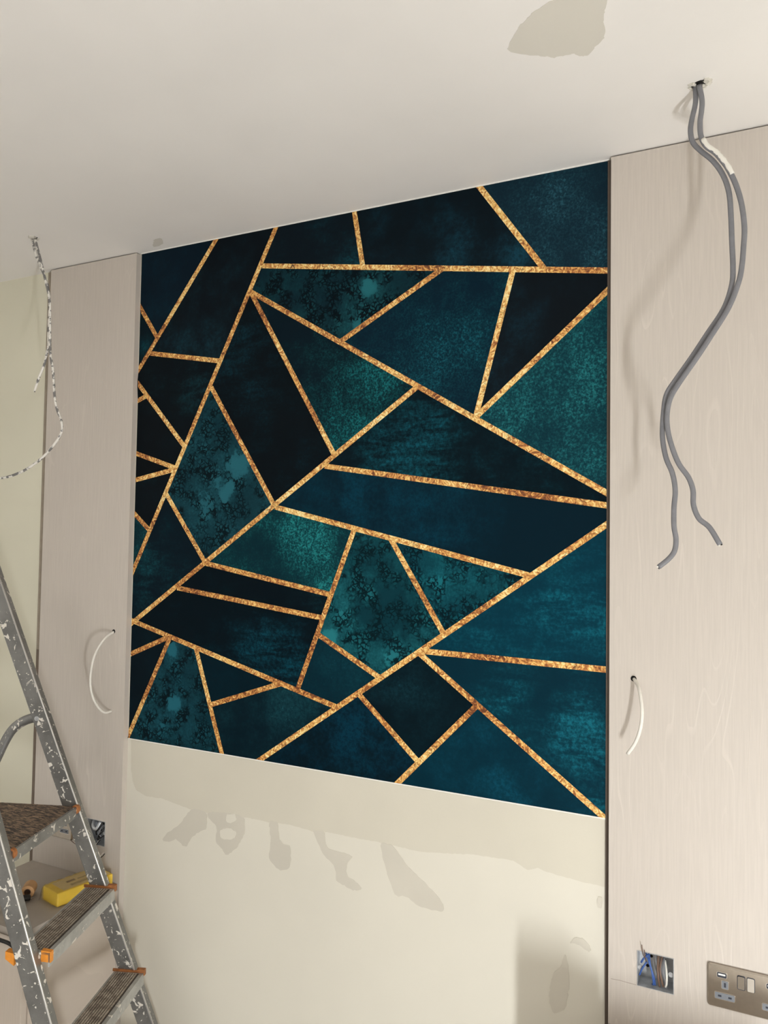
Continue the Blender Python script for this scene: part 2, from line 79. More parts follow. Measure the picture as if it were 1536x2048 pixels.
class NT:
    """small node-building helper"""
    def __init__(self, name):
        self.mat = bpy.data.materials.new(name)
        self.mat.use_nodes = True
        self.t = self.mat.node_tree
        self.b = self.t.nodes['Principled BSDF']
    def n(self, typ, **kw):
        nd = self.t.nodes.new(typ)
        for k, v in kw.items():
            setattr(nd, k, v)
        return nd
    def put(self, sock, v):
        if hasattr(v, 'is_linked') or hasattr(v, 'links'):
            self.t.links.new(v, sock)
        else:
            sock.default_value = v
    def math(self, op, a, b=0.0, c=None, clamp=False):
        nd = self.n('ShaderNodeMath', operation=op, use_clamp=clamp)
        self.put(nd.inputs[0], a)
        self.put(nd.inputs[1], b)
        if c is not None:
            self.put(nd.inputs[2], c)
        return nd.outputs[0]
    def coords(self, scale=(1, 1, 1), loc=(0, 0, 0), rot=(0, 0, 0), kind='Object'):
        tc = self.n('ShaderNodeTexCoord')
        mp = self.n('ShaderNodeMapping')
        mp.inputs['Scale'].default_value = scale
        mp.inputs['Location'].default_value = loc
        mp.inputs['Rotation'].default_value = rot
        self.t.links.new(tc.outputs[kind], mp.inputs['Vector'])
        return mp.outputs[0]
    def noise(self, vec, scale=5.0, detail=2.0, rough=0.5, dist=0.0):
        nd = self.n('ShaderNodeTexNoise')
        self.put(nd.inputs['Vector'], vec)
        nd.inputs['Scale'].default_value = scale
        nd.inputs['Detail'].default_value = detail
        nd.inputs['Roughness'].default_value = rough
        nd.inputs['Distortion'].default_value = dist
        return nd.outputs['Fac']
    def voronoi(self, vec, scale, feature='F1', rand=1.0):
        nd = self.n('ShaderNodeTexVoronoi', feature=feature)
        self.put(nd.inputs['Vector'], vec)
        nd.inputs['Scale'].default_value = scale
        nd.inputs['Randomness'].default_value = rand
        return nd.outputs['Distance']
    def smooth(self, v, lo, hi):
        nd = self.n('ShaderNodeMapRange', interpolation_type='SMOOTHSTEP')
        self.put(nd.inputs['Value'], v)
        nd.inputs['From Min'].default_value = lo
        nd.inputs['From Max'].default_value = hi
        return nd.outputs[0]
    def mix(self, fac, a, b):
        nd = self.n('ShaderNodeMix', data_type='RGBA')
        self.put(nd.inputs[0], fac)
        self.put(nd.inputs[6], a)
        self.put(nd.inputs[7], b)
        return nd.outputs[2]
    def ramp(self, fac, stops):
        nd = self.n('ShaderNodeValToRGB')
        e = nd.color_ramp.elements
        while len(e) < len(stops):
            e.new(0.5)
        for el, (p, c) in zip(e, stops):
            el.position = p
            el.color = c
        self.put(nd.inputs[0], fac)
        return nd.outputs[0]
    def color(self, v):
        self.put(self.b.inputs['Base Color'], v)
        return self
    def rough(self, v):
        self.put(self.b.inputs['Roughness'], v)
        return self
    def metal(self, v):
        self.put(self.b.inputs['Metallic'], v)
        return self
    def spec(self, v):
        self.b.inputs['Specular IOR Level'].default_value = v
        return self
    def bump(self, h, strength=0.2, dist=0.002):
        nd = self.n('ShaderNodeBump')
        nd.inputs['Strength'].default_value = strength
        nd.inputs['Distance'].default_value = dist
        self.put(nd.inputs['Height'], h)
        self.t.links.new(nd.outputs[0], self.b.inputs['Normal'])
        return self

def plain(name, rgb, rough=0.5, metal=0.0, var=0.06, scale=30.0, bump=0.0):
    k = NT(name)
    c = srgb(*rgb)
    d = tuple(v * (1 - var * 2) for v in c[:3]) + (1,)
    v = k.coords()
    n = k.noise(v, scale, 4, 0.6)
    k.color(k.mix(k.smooth(n, 0.35, 0.65), d, c)).rough(rough).metal(metal)
    if bump:
        k.bump(n, bump, 0.001)
    return k.mat

def link(o, parent=None):
    col.objects.link(o)
    if parent is not None:
        o.parent = parent
    return o

def tag(o, label, cat, group=None):
    o['label'] = label
    o['category'] = cat
    if group:
        o['group'] = group
    return o

def empty(name, loc=(0, 0, 0)):
    o = bpy.data.objects.new(name, None)
    o.empty_display_size = 0.05
    o.location = loc
    return link(o)

def mesh_obj(name, bm, mat, parent=None, smooth=False):
    me = bpy.data.meshes.new(name)
    bm.normal_update()
    bmesh.ops.recalc_face_normals(bm, faces=bm.faces)
    bm.to_mesh(me)
    bm.free()
    if mat is not None:
        for x in (mat if isinstance(mat, (list, tuple)) else [mat]):
            me.materials.append(x)
    if smooth:
        for p in me.polygons:
            p.use_smooth = True
    o = bpy.data.objects.new(name, me)
    link(o, parent)
    if parent is not None:
        o.matrix_parent_inverse = Matrix.Translation(parent.location).inverted()
    return o

def box(bm, x0, x1, y0, y1, z0, z1, M=None):
    vs = [bm.verts.new(Vector(p)) for p in ((x0, y0, z0), (x1, y0, z0), (x1, y1, z0), (x0, y1, z0),
                                            (x0, y0, z1), (x1, y0, z1), (x1, y1, z1), (x0, y1, z1))]
    if M is not None:
        for v in vs:
            v.co = M @ v.co
    for f in ((0, 3, 2, 1), (4, 5, 6, 7), (0, 1, 5, 4), (1, 2, 6, 5), (2, 3, 7, 6), (3, 0, 4, 7)):
        bm.faces.new([vs[i] for i in f])
    return vs

def bevel(bm, w, seg=2):
    bmesh.ops.bevel(bm, geom=list(bm.edges), offset=w, segments=seg, affect='EDGES', profile=0.5)

def box_obj(name, dims, mat, parent=None, bev=0.0, M=None, seg=2):
    bm = bmesh.new()
    box(bm, *dims, M=M)
    if bev:
        bevel(bm, bev, seg)
    return mesh_obj(name, bm, mat, parent)

def prism(bm, lo, hi):
    """closed prism between two matching rings"""
    a = [bm.verts.new(Vector(p)) for p in lo]
    b = [bm.verts.new(Vector(p)) for p in hi]
    n = len(a)
    bm.faces.new(a[::-1])
    bm.faces.new(b)
    for i in range(n):
        bm.faces.new((a[i], a[(i + 1) % n], b[(i + 1) % n], b[i]))

def sheet(name, ring, y_back, y_front, mat, parent, axis='y'):
    """thin slab from a ring of (x, z) on the wall, or (x, y) on the ceiling"""
    bm = bmesh.new()
    if axis == 'y':
        prism(bm, [(x, y_back, z) for x, z in ring], [(x, y_front, z) for x, z in ring])
    else:
        prism(bm, [(x, y, y_back) for x, y in ring], [(x, y, y_front) for x, y in ring])
    return mesh_obj(name, bm, mat, parent)

def ragged(ring, step=0.006, amp=0.0012, seed=0, soft=2):
    rnd = random.Random(seed)
    for _ in range(soft):
        ring = [q for i in range(len(ring)) for a, b in [(ring[i], ring[(i + 1) % len(ring)])]
                for q in ((a[0] * 0.82 + b[0] * 0.18, a[1] * 0.82 + b[1] * 0.18), (a[0] * 0.18 + b[0] * 0.82, a[1] * 0.18 + b[1] * 0.82))]
    out = []
    n = len(ring)
    for i in range(n):
        a, b = ring[i], ring[(i + 1) % n]
        L = math.hypot(b[0] - a[0], b[1] - a[1])
        k = max(1, int(L / step))
        for j in range(k):
            t = j / k
            out.append((a[0] + (b[0] - a[0]) * t + rnd.uniform(-amp, amp), a[1] + (b[1] - a[1]) * t + rnd.uniform(-amp, amp)))
    return out

def spline(pts, sub=6):
    P = [Vector(p) for p in pts]
    P = [P[0] * 2 - P[1]] + P + [P[-1] * 2 - P[-2]]
    out = []
    for i in range(1, len(P) - 2):
        for j in range(sub):
            t = j / sub
            a, b, c, d = P[i - 1], P[i], P[i + 1], P[i + 2]
            out.append(0.5 * ((2 * b) + (c - a) * t + (2 * a - 5 * b + 4 * c - d) * t * t + (3 * b - a - 3 * c + d) * t ** 3))
    out.append(P[-2])
    return out

def sweep(bm, path, ra, rb, ref=(0, 1, 0), seg=12, jitter=0.0, seed=1):
    """tube with an elliptical section: ra across, rb along ref"""
    rnd = random.Random(seed)
    ref = Vector(ref)
    rings = []
    n = len(path)
    for i, p in enumerate(path):
        t = (path[min(i + 1, n - 1)] - path[max(i - 1, 0)]).normalized()
        a = t.cross(ref)
        if a.length < 1e-4:
            a = t.cross(Vector((1, 0, 0)))
        a.normalize()
        b = a.cross(t).normalized()
        k = 1 + rnd.uniform(-jitter, jitter)
        rings.append([bm.verts.new(p + (a * math.cos(q) * ra + b * math.sin(q) * rb) * k)
                      for q in (2 * math.pi * s / seg for s in range(seg))])
    for r0, r1 in zip(rings, rings[1:]):
        for s in range(seg):
            bm.faces.new((r0[s], r0[(s + 1) % seg], r1[(s + 1) % seg], r1[s]))
    bm.faces.new(rings[0][::-1])
    bm.faces.new(rings[-1])

def tube_obj(name, pts, ra, rb, mat, parent=None, ref=(0, 1, 0), sub=6, seg=12, jitter=0.0):
    bm = bmesh.new()
    sweep(bm, spline(pts, sub) if sub > 1 else [Vector(p) for p in pts], ra, rb, ref, seg, jitter)
    return mesh_obj(name, bm, mat, parent, smooth=True)

def disc_prism(bm, c, axis_y0, axis_y1, r, seg=20):
    prism(bm, [(c[0] + r * math.cos(2 * math.pi * i / seg), axis_y0, c[1] + r * math.sin(2 * math.pi * i / seg)) for i in range(seg)],
          [(c[0] + r * math.cos(2 * math.pi * i / seg), axis_y1, c[1] + r * math.sin(2 * math.pi * i / seg)) for i in range(seg)])

def slab_with_hole(name, x0, x1, z0, z1, yb, yf, holes, mats, parent=None, split=None):
    """slab facing -y with rectangular holes; split: list of (x, material index) boundaries"""
    xs = sorted({x0, x1} | {h[0] for h in holes} | {h[1] for h in holes} | ({split} if split is not None else set()))
    zs = sorted({z0, z1} | {h[2] for h in holes} | {h[3] for h in holes})
    inhole = lambda x, z: any(h[0] < x < h[1] and h[2] < z < h[3] for h in holes)
    bm = bmesh.new()
    solid = {}
    for i in range(len(xs) - 1):
        for j in range(len(zs) - 1):
            solid[i, j] = not inhole((xs[i] + xs[i + 1]) / 2, (zs[j] + zs[j + 1]) / 2)
    cache = {}
    def v(i, j, y):
        if (i, j, y) not in cache:
            cache[i, j, y] = bm.verts.new((xs[i], y, zs[j]))
        return cache[i, j, y]
    for (i, j), s in solid.items():
        if not s:
            continue
        mi = 1 if split is not None and xs[i] < split else 0
        for y in (yf, yb):
            f = bm.faces.new((v(i, j, y), v(i + 1, j, y), v(i + 1, j + 1, y), v(i, j + 1, y)))
            f.material_index = mi
        for di, dj, a, b in ((-1, 0, (i, j), (i, j + 1)), (1, 0, (i + 1, j), (i + 1, j + 1)),
                             (0, -1, (i, j), (i + 1, j)), (0, 1, (i, j + 1), (i + 1, j + 1))):
            if not solid.get((i + di, j + dj), False):
                f = bm.faces.new((v(*a, yf), v(*b, yf), v(*b, yb), v(*a, yb)))
                f.material_index = mi
    return mesh_obj(name, bm, mats, parent)

# ------------------------------------------------------------------ materials
def paint(name, rgb, rough=0.65, bstr=0.12, var=0.025):
    k = NT(name)
    c = srgb(*rgb)
    d = tuple(v * (1 - 2 * var) for v in c[:3]) + (1,)
    v = k.coords()
    big = k.noise(v, 2.2, 3, 0.55)
    fine = k.noise(v, 260, 3, 0.6)
    k.color(k.mix(k.smooth(big, 0.3, 0.7), d, c)).rough(rough).spec(0.3)
    k.bump(fine, bstr, 0.0006)
    return k.mat

M_ceiling = paint('ceiling_paint', (240, 236, 231), 0.8)
M_wall = paint('wall_paint', (225, 220, 206), 0.6, 0.10)
M_wall_left = paint('wall_paint_sage', (226, 222, 202), 0.7)
M_room = paint('room_paint', (232, 229, 224), 0.8)
M_filler = paint('filler_grey', (216, 211, 200), 0.85, 0.25, 0.04)
M_band = paint('bare_plaster', (216, 210, 194), 0.75, 0.2, 0.035)
M_smear = paint('plaster_smear', (215, 209, 195), 0.8, 0.3, 0.06)
M_bead = paint('white_bead', (245, 243, 236), 0.5)
M_dark = plain('dark_hole', (18, 16, 15), 0.9)

def panel_material(name, rgb):
    k = NT(name)
    c = srgb(*rgb)
    lt = tuple(min(1, v * 1.07) for v in c[:3]) + (1,)
    dk = tuple(v * 0.95 for v in c[:3]) + (1,)
    v = k.coords((260, 1, 9))
    pores = k.noise(v, 1.0, 3, 0.6)
    warp = k.coords((5.5, 1, 0.55))
    grain = k.noise(warp, 1.6, 2, 0.5, 0.6)
    rings = k.math('FRACT', k.math('MULTIPLY', grain, 16.0))
    line = k.smooth(rings, 0.86, 0.97)
    fac = k.math('MULTIPLY', line, k.smooth(k.noise(k.coords(), 3.0, 2), 0.40, 0.66))
    base = k.mix(k.smooth(pores, 0.35, 0.65), dk, c)
    k.color(k.mix(k.math('MULTIPLY', fac, 0.8), base, lt)).rough(0.48).spec(0.4)
    h = k.math('ADD', k.math('MULTIPLY', pores, 0.6), fac)
    k.bump(h, 0.25, 0.0008)
    return k.mat

M_panel = panel_material('panel_paint', (204, 195, 185))
M_unit_top = plain('dusty_top', (176, 166, 155), 0.55, 0, 0.05, 9)
M_unit = panel_material('cabinet_paint', (205, 192, 178))

def facet_material(i, st):
    base, hi, style, amt, blobs = st
    k = NT('print_field_%02d' % i)
    v = k.coords(loc=(i * 0.37, 0, i * 0.61))
    tc = k.n('ShaderNodeTexCoord')
    sep = k.n('ShaderNodeSeparateXYZ')
    k.t.links.new(tc.outputs['Object'], sep.inputs[0])
    X, Z = sep.outputs[0], sep.outputs[2]
    low = k.noise(v, 9.0, 4, 0.6)
    lowm = k.math('MULTIPLY_ADD', low, 1.6, -0.8)            # about -0.4 .. 0.4
    tone = k.math('ADD', lowm, amt)
    wx = k.math('SUBTRACT', k.noise(v, 24.0, 6, 0.7), 0.5)
    wz = k.math('SUBTRACT', k.noise(k.coords(loc=(i * 0.91 + 5, 2, i * 0.17)), 24.0, 6, 0.7), 0.5)
    for bx, bz, r, s in blobs:
        dx = k.math('DIVIDE', k.math('MULTIPLY_ADD', wx, min(2.4 * r, 0.11), k.math('SUBTRACT', X, bx)), r)
        dz = k.math('DIVIDE', k.math('MULTIPLY_ADD', wz, min(2.4 * r, 0.11), k.math('SUBTRACT', Z, bz)), r)
        d2 = k.math('ADD', k.math('MULTIPLY', dx, dx), k.math('MULTIPLY', dz, dz))
        g = k.math('POWER', 2.718, k.math('MULTIPLY', d2, -1.0))
        tone = k.math('ADD', tone, k.math('MULTIPLY', g, s))
    tone = k.smooth(tone, -0.05, 1.15)
    if style == 'fine':
        a = k.noise(v, 190.0, 8, 0.8)
        tex = k.smooth(a, 0.42, 0.66)
        b = k.noise(v, 34.0, 5, 0.7)
        tex = k.math('MULTIPLY', tex, k.math('MULTIPLY_ADD', b, 1.9, 0.1))
        fac = k.math('MULTIPLY', tone, k.math('MULTIPLY_ADD', tex, 1.25, 0.12), clamp=True)
    elif style == 'bubble':
        dist = k.noise(v, 60, 3, 0.6)
        vv = k.n('ShaderNodeVectorMath', operation='ADD')
        k.put(vv.inputs[0], v)
        sc = k.n('ShaderNodeVectorMath', operation='SCALE')
        comb = k.n('ShaderNodeCombineXYZ')
        k.put(comb.inputs[0], dist)
        k.put(comb.inputs[2], k.noise(k.coords(loc=(3.1 + i, 0, 1.7)), 60, 3, 0.6))
        k.put(sc.inputs[0], comb.outputs[0])
        sc.inputs['Scale'].default_value = 0.02
        k.put(vv.inputs[1], sc.outputs[0])
        e = k.voronoi(vv.outputs[0], 95.0, 'DISTANCE_TO_EDGE')
        cell = k.smooth(e, 0.05, 0.24)
        region = k.smooth(k.noise(v, 20.0, 4, 0.6), 0.42, 0.58)
        fine = k.smooth(k.noise(v, 170.0, 6, 0.75), 0.40, 0.66)
        tex = k.math('ADD', k.math('MULTIPLY', cell, region),
                     k.math('MULTIPLY', k.math('SUBTRACT', 1.0, region), k.math('MULTIPLY_ADD', fine, 0.5, 0.45)))
        hot = k.smooth(k.math('ADD', tone, k.math('MULTIPLY_ADD', k.noise(v, 70, 4, 0.65), 0.8, -0.4)), 0.70, 0.80)
        tex = k.math('MAXIMUM', k.math('MULTIPLY', tex, 0.85), hot)
        fac = k.math('MULTIPLY', tone, tex, clamp=True)
        # black rings between the bubbles
        base2 = tuple(x * 0.25 for x in base) + (1,)
        inv = k.math('MULTIPLY', k.math('MULTIPLY', region, k.math('SUBTRACT', 1.0, k.math('MAXIMUM', cell, hot))), 0.9)
        cmix = k.mix(fac, tuple(base) + (1,), tuple(hi) + (1,))
        k.color(k.mix(inv, cmix, base2)).rough(0.5).spec(0.06)
        return k.mat
    elif style == 'brush':
        vb = k.coords((1.0, 1, 4.2), loc=(i * 0.7, 0, i * 0.3), rot=(0, -0.12, 0))
        a = k.noise(vb, 9.0, 7, 0.66, 0.5)
        tex = k.smooth(a, 0.36, 0.66)
        b = k.smooth(k.noise(v, 120.0, 5, 0.7), 0.35, 0.7)
        fac = k.math('MULTIPLY', tone, k.math('ADD', k.math('MULTIPLY', tex, k.math('MULTIPLY_ADD', b, 0.6, 0.4)), k.math('MULTIPLY', b, 0.25)), clamp=True)
    elif style == 'speck':
        a = k.noise(v, 120.0, 4, 0.7)
        tex = k.smooth(a, 0.60, 0.72)
        fac = k.math('ADD', k.math('MULTIPLY', tone, 0.45), k.math('MULTIPLY', tex, k.math('MULTIPLY', tone, 1.0)), clamp=True)
    else:
        a = k.noise(v, 14.0, 5, 0.6)
        fac = k.math('MULTIPLY', tone, k.math('MULTIPLY_ADD', k.smooth(a, 0.32, 0.68), 0.95, 0.15), clamp=True)
    fac = k.math('MULTIPLY', fac, k.math('MULTIPLY_ADD', k.smooth(k.noise(v, 110.0, 7, 0.75), 0.36, 0.66), 1.1, 0.45), clamp=True)
    k.color(k.mix(fac, tuple(base) + (1,), tuple(hi) + (1,))).rough(0.5).spec(0.06)
    return k.mat

def gold_material():
    k = NT('gold_leaf_print')
    v = k.coords()
    w = k.noise(v, 54.0, 4, 0.62, 3.0)
    low = k.noise(v, 4.5, 2, 0.5)
    tone = k.math('ADD', w, k.math('MULTIPLY_ADD', low, 0.55, -0.275))
    c = k.ramp(tone, [(0.33, srgb(104, 56, 26)), (0.42, srgb(172, 106, 52)), (0.50, srgb(216, 156, 82)), (0.58, srgb(242, 202, 120)), (0.68, srgb(255, 236, 176))])
    crk = k.voronoi(k.coords((1, 1, 1), rot=(0, 0.7, 0)), 95.0, 'DISTANCE_TO_EDGE')
    crm = k.math('MULTIPLY', k.math('SUBTRACT', 1.0, k.smooth(crk, 0.0, 0.08)), k.smooth(k.noise(v, 24, 2), 0.52, 0.62))
    k.color(k.mix(k.math('MULTIPLY', crm, 0.75), c, srgb(84, 46, 26))).rough(0.45).metal(0.0).spec(0.4)
    k.bump(w, 0.3, 0.001)
    return k.mat

M_gold = gold_material()
M_backing = plain('mural_backing', (8, 14, 18), 0.5)

def alu_material(name, rgb, splat=0.60, rough=0.42, metal=0.75):
    k = NT(name)
    v = k.coords()
    smear = k.noise(v, 14.0, 5, 0.65)
    c = k.mix(k.smooth(smear, 0.3, 0.7), tuple(x * 0.72 for x in srgb(*rgb)[:3]) + (1,), srgb(*rgb))
    s1 = k.smooth(k.noise(v, 46.0, 3, 0.55, 0.8), splat, splat + 0.03)
    s2 = k.smooth(k.noise(k.coords((1, 1, 1), (4, 2, 7)), 120.0, 2, 0.5, 0.4), splat + 0.05, splat + 0.08)
    s = k.math('MAXIMUM', s1, s2)
    k.color(k.mix(s, c, srgb(222, 216, 205)))
    k.metal(k.math('MULTIPLY', k.math('SUBTRACT', 1.0, s), metal))
    k.rough(k.math('MULTIPLY_ADD', s, 0.3, rough))
    k.bump(k.math('ADD', s, k.math('MULTIPLY', smear, 0.3)), 0.4, 0.0008)
    return k.mat

M_alu = alu_material('aluminium_splashed', (152, 152, 150), 0.615)
M_alu_light = alu_material('aluminium_step', (196, 196, 192), 0.63, 0.5, 0.6)

def grip_material():
    k = NT('tread_grip')
    v = k.coords()
    n = k.noise(v, 60, 5, 0.7)
    k.color(k.ramp(n, [(0.3, srgb(120, 110, 100)), (0.5, srgb(166, 154, 140)), (0.7, srgb(208, 198, 184))])).rough(0.7).metal(0.15)
    return k.mat
M_grip = grip_material()
M_groove = plain('tread_groove', (84, 75, 68), 0.8, 0.1, 0.15, 80)

def platform_material():
    k = NT('worn_platform')
    v = k.coords((1.0, 4.5, 1.0), rot=(0, 0, 0.2))
    n = k.noise(v, 44, 6, 0.7, 0.8)
    k.color(k.ramp(n, [(0.34, srgb(28, 26, 26)), (0.46, srgb(70, 60, 54)), (0.56, srgb(146, 122, 100)), (0.68, srgb(176, 150, 126))])).rough(0.7)
    k.bump(n, 0.3, 0.001)
    return k.mat
M_platform = platform_material()
M_orange = plain('orange_plastic', (236, 150, 52), 0.45, 0, 0.08, 60)
M_orange_dirty = plain('dirty_orange_plastic', (176, 112, 62), 0.6, 0, 0.15, 60)
M_yellow = plain('yellow_sponge', (246, 206, 70), 0.5, 0, 0.04, 25)
M_grey_pvc = plain('grey_pvc', (124, 124, 128), 0.5, 0, 0.06, 40)
M_white_pvc = plain('white_pvc', (236, 232, 222), 0.45, 0, 0.03, 40)
M_black = plain('black_plastic', (20, 20, 21), 0.4)
M_galv = plain('galvanised_steel', (200, 203, 206), 0.35, 0.5, 0.12, 60)
M_nickel = plain('brushed_nickel', (184, 175, 163), 0.16, 0.95, 0.03, 120)
M_nickel_trim = plain('polished_trim', (225, 220, 212), 0.15, 0.95, 0.02)
M_insert = plain('grey_insert', (120, 124, 130), 0.45)
M_slot = plain('dark_slot', (38, 42, 54), 0.6)
M_blue = plain('blue_wire', (62, 96, 164), 0.4)
M_brown = plain('brown_wire', (116, 92, 78), 0.45)
M_copper = plain('copper_core', (196, 132, 88), 0.3, 0.9)
M_tape = plain('brown_paper_tape', (206, 160, 112), 0.6)
M_label = plain('paper_label', (226, 200, 140), 0.6, 0, 0.04, 40)
M_print = plain('label_print', (150, 122, 86), 0.6)
M_shadow_box = plain('shadow_box_card', (176, 140, 100), 0.8)

def splashed_cable():
    k = NT('splashed_cable')
    v = k.coords()
    n = k.noise(v, 55, 4, 0.6)
    k.color(k.mix(k.smooth(n, 0.45, 0.53), srgb(120, 118, 116), srgb(236, 232, 224))).rough(0.55)
    k.bump(n, 0.6, 0.002)
    return k.mat
M_splash = splashed_cable()

def film_material():
    k = NT('clear_film')
    v = k.coords()
    n = k.noise(v, 38, 4, 0.6, 1.2)
    k.color((1, 1, 1, 1)).rough(0.12)
    k.b.inputs['Transmission Weight'].default_value = 1.0
    k.b.inputs['IOR'].default_value = 1.25
    k.b.inputs['Alpha'].default_value = 0.5
    k.bump(n, 0.9, 0.006)
    return k.mat
M_film = film_material()

# ------------------------------------------------------------------ room shell
RX0, RX1, RY0, H = -3.0, 1.9, -3.6, 2.40
def struct(o):
    o['kind'] = 'structure'
    return o

BOX_R = (-0.231, -0.161, 0.6845, 0.7545)
BOX_L = (-1.757, -1.687, 0.6885, 0.7585)
struct(box_obj('floor', (RX0, RX1, RY0, 0.0, -0.08, 0.0), plain('floor_boards', (186, 180, 172), 0.6, 0, 0.1, 6)))
ceiling = struct(box_obj('ceiling', (RX0, RX1, RY0, 0.0, H, H + 0.08), M_ceiling))
wall_back = struct(slab_with_hole('wall_back', RX0, RX1, 0.0, H, 0.10, 0.0, [BOX_R, BOX_L], [M_wall, M_wall_left], split=-1.98))
struct(box_obj('wall_left', (RX0 - 0.08, RX0, RY0, 0.10, 0, H), M_room))
struct(box_obj('wall_right', (RX1, RX1 + 0.08, RY0, 0.10, 0, H), M_room))
struct(box_obj('wall_front', (RX0, RX1, RY0 - 0.08, RY0, 0, H), M_room))

# filler and plaster marks
for n, (k, ring) in enumerate(CEIL.items()):
    o = sheet('filler_patch', ragged(ring, 0.008, 0.0015, n), H, H - 0.0005, M_filler, ceiling, 'z')
    o['label'] = 'grey filler patch on the ceiling' if k == 'patch' else 'small grey smudge on the ceiling'
for n, (k, ring) in enumerate(WALL.items()):
    amp = 0.0008 if k == 'band' else 0.0016
    mat = M_band if k == 'band' else (M_wall if k.startswith('gap') else M_smear)
    d = 0.0003 + 0.0001 * n
    o = sheet('bare_plaster_band' if k == 'band' else 'plaster_smear', ragged(ring, 0.006, amp, n + 20, 0 if k == 'band' else 2), 0.0, -d, mat, wall_back)
struct(box_obj('trim_1', (-1.6244, -0.2931, -0.0035, 0.0, H - 0.0022, H), M_bead))
struct(box_obj('trim_2', (-1.6244, -0.2931, -0.0022, 0.0, 0.9975, 1.0), M_bead))

def ceiling_hole(cx, cy, rx, ry, seed):
    rnd = random.Random(seed)
    n = 18
    ring = [(cx + rx * math.cos(6.2832 * i / n) * rnd.uniform(0.75, 1.15), cy + ry * math.sin(6.2832 * i / n) * rnd.uniform(0.75, 1.15)) for i in range(n)]
    o = sheet('cable_hole', ring, H + 0.001, H - 0.0006, M_dark, ceiling, 'z')
    o['label'] = 'dark ragged hole in the ceiling'
    bm = bmesh.new()
    for i in range(16):
        a = rnd.uniform(0, 6.28)
        q = rnd.uniform(0.75, 1.25)
        s = rnd.uniform(0.002, 0.005)
        M = Matrix.Translation((cx + rx * math.cos(a) * q, cy + ry * math.sin(a) * q, H - s * 0.4)) @ Matrix.Rotation(rnd.uniform(0, 3), 4, 'Z') @ Matrix.Rotation(rnd.uniform(-0.6, 0.6), 4, 'X')
        box(bm, -s, s, -s * 0.7, s * 0.7, -s * 0.5, s * 0.5, M)
    e = mesh_obj('plaster_crumbs', bm, M_filler, ceiling)
    e['kind'] = 'stuff'
ceiling_hole(-0.1000, -0.2140, 0.016, 0.010, 3)
ceiling_hole(-1.8140, -0.2175, 0.010, 0.009, 5)

# ------------------------------------------------------------------ mural
XL, XR, ZB, ZT = -1.6244, -0.2931, 1.0, 2.4
mural = box_obj('wall_mural', (XL, XR, -0.0008, 0.0, ZB, ZT), M_backing)
tag(mural, 'dark teal geometric wall mural with gold lines between the two beige panels', 'mural')
for i, ring in enumerate(FACES):
    sheet('colour_field', ring, -0.0008, -0.0012, facet_material(i, STYLES[i]), mural)

def clip_rect(poly, x0, x1, z0, z1):
    for ax, lim, sgn in ((0, x0, 1), (0, x1, -1), (1, z0, 1), (1, z1, -1)):
        out = []
        for i in range(len(poly)):
            a, b = poly[i - 1], poly[i]
            ia, ib = sgn * (a[ax] - lim) >= 0, sgn * (b[ax] - lim) >= 0
            if ia != ib:
                t = (lim - a[ax]) / (b[ax] - a[ax])
                out.append((a[0] + (b[0] - a[0]) * t, a[1] + (b[1] - a[1]) * t))
            if ib:
                out.append(b)
        poly = out
    return poly

HW = 0.0066
for i, (a, b) in enumerate(LINES):
    dx, dz = b[0] - a[0], b[1] - a[1]
    L = math.hypot(dx, dz)
    dx, dz = dx / L, dz / L
    def atedge(p):
        return p[0] < XL + 0.016 or p[0] > XR - 0.016 or p[1] < ZB + 0.016 or p[1] > ZT - 0.016
    e0 = 0.03 if atedge(a) else 0.003
    e1 = 0.03 if atedge(b) else 0.003
    A = (a[0] - dx * e0, a[1] - dz * e0)
    B = (b[0] + dx * e1, b[1] + dz * e1)
    px_, pz_ = -dz * HW, dx * HW
    ring = [(A[0] + px_, A[1] + pz_), (B[0] + px_, B[1] + pz_), (B[0] - px_, B[1] - pz_), (A[0] - px_, A[1] - pz_)]
    ring = clip_rect(ring, XL, XR, ZB, ZT)
    if len(ring) >= 3:
        sheet('gold_line', ring, -0.0010, -0.0015 - 0.00001 * i, M_gold, mural)

for (ax_, az_), (bx_, bz_) in (((-1.1067, 2.2802), (-1.1000, 2.2899)), ((-1.1000, 2.2899), (-1.0928, 2.2782))):
    dx, dz = bx_ - ax_, bz_ - az_
    L = math.hypot(dx, dz)
    nx_, nz_ = -dz / L * 0.0008, dx / L * 0.0008
    sheet('printed_mark', [(ax_ + nx_, az_ + nz_), (bx_ + nx_, bz_ + nz_), (bx_ - nx_, bz_ - nz_), (ax_ - nx_, az_ - nz_)], -0.0010, -0.0022, M_black, mural)

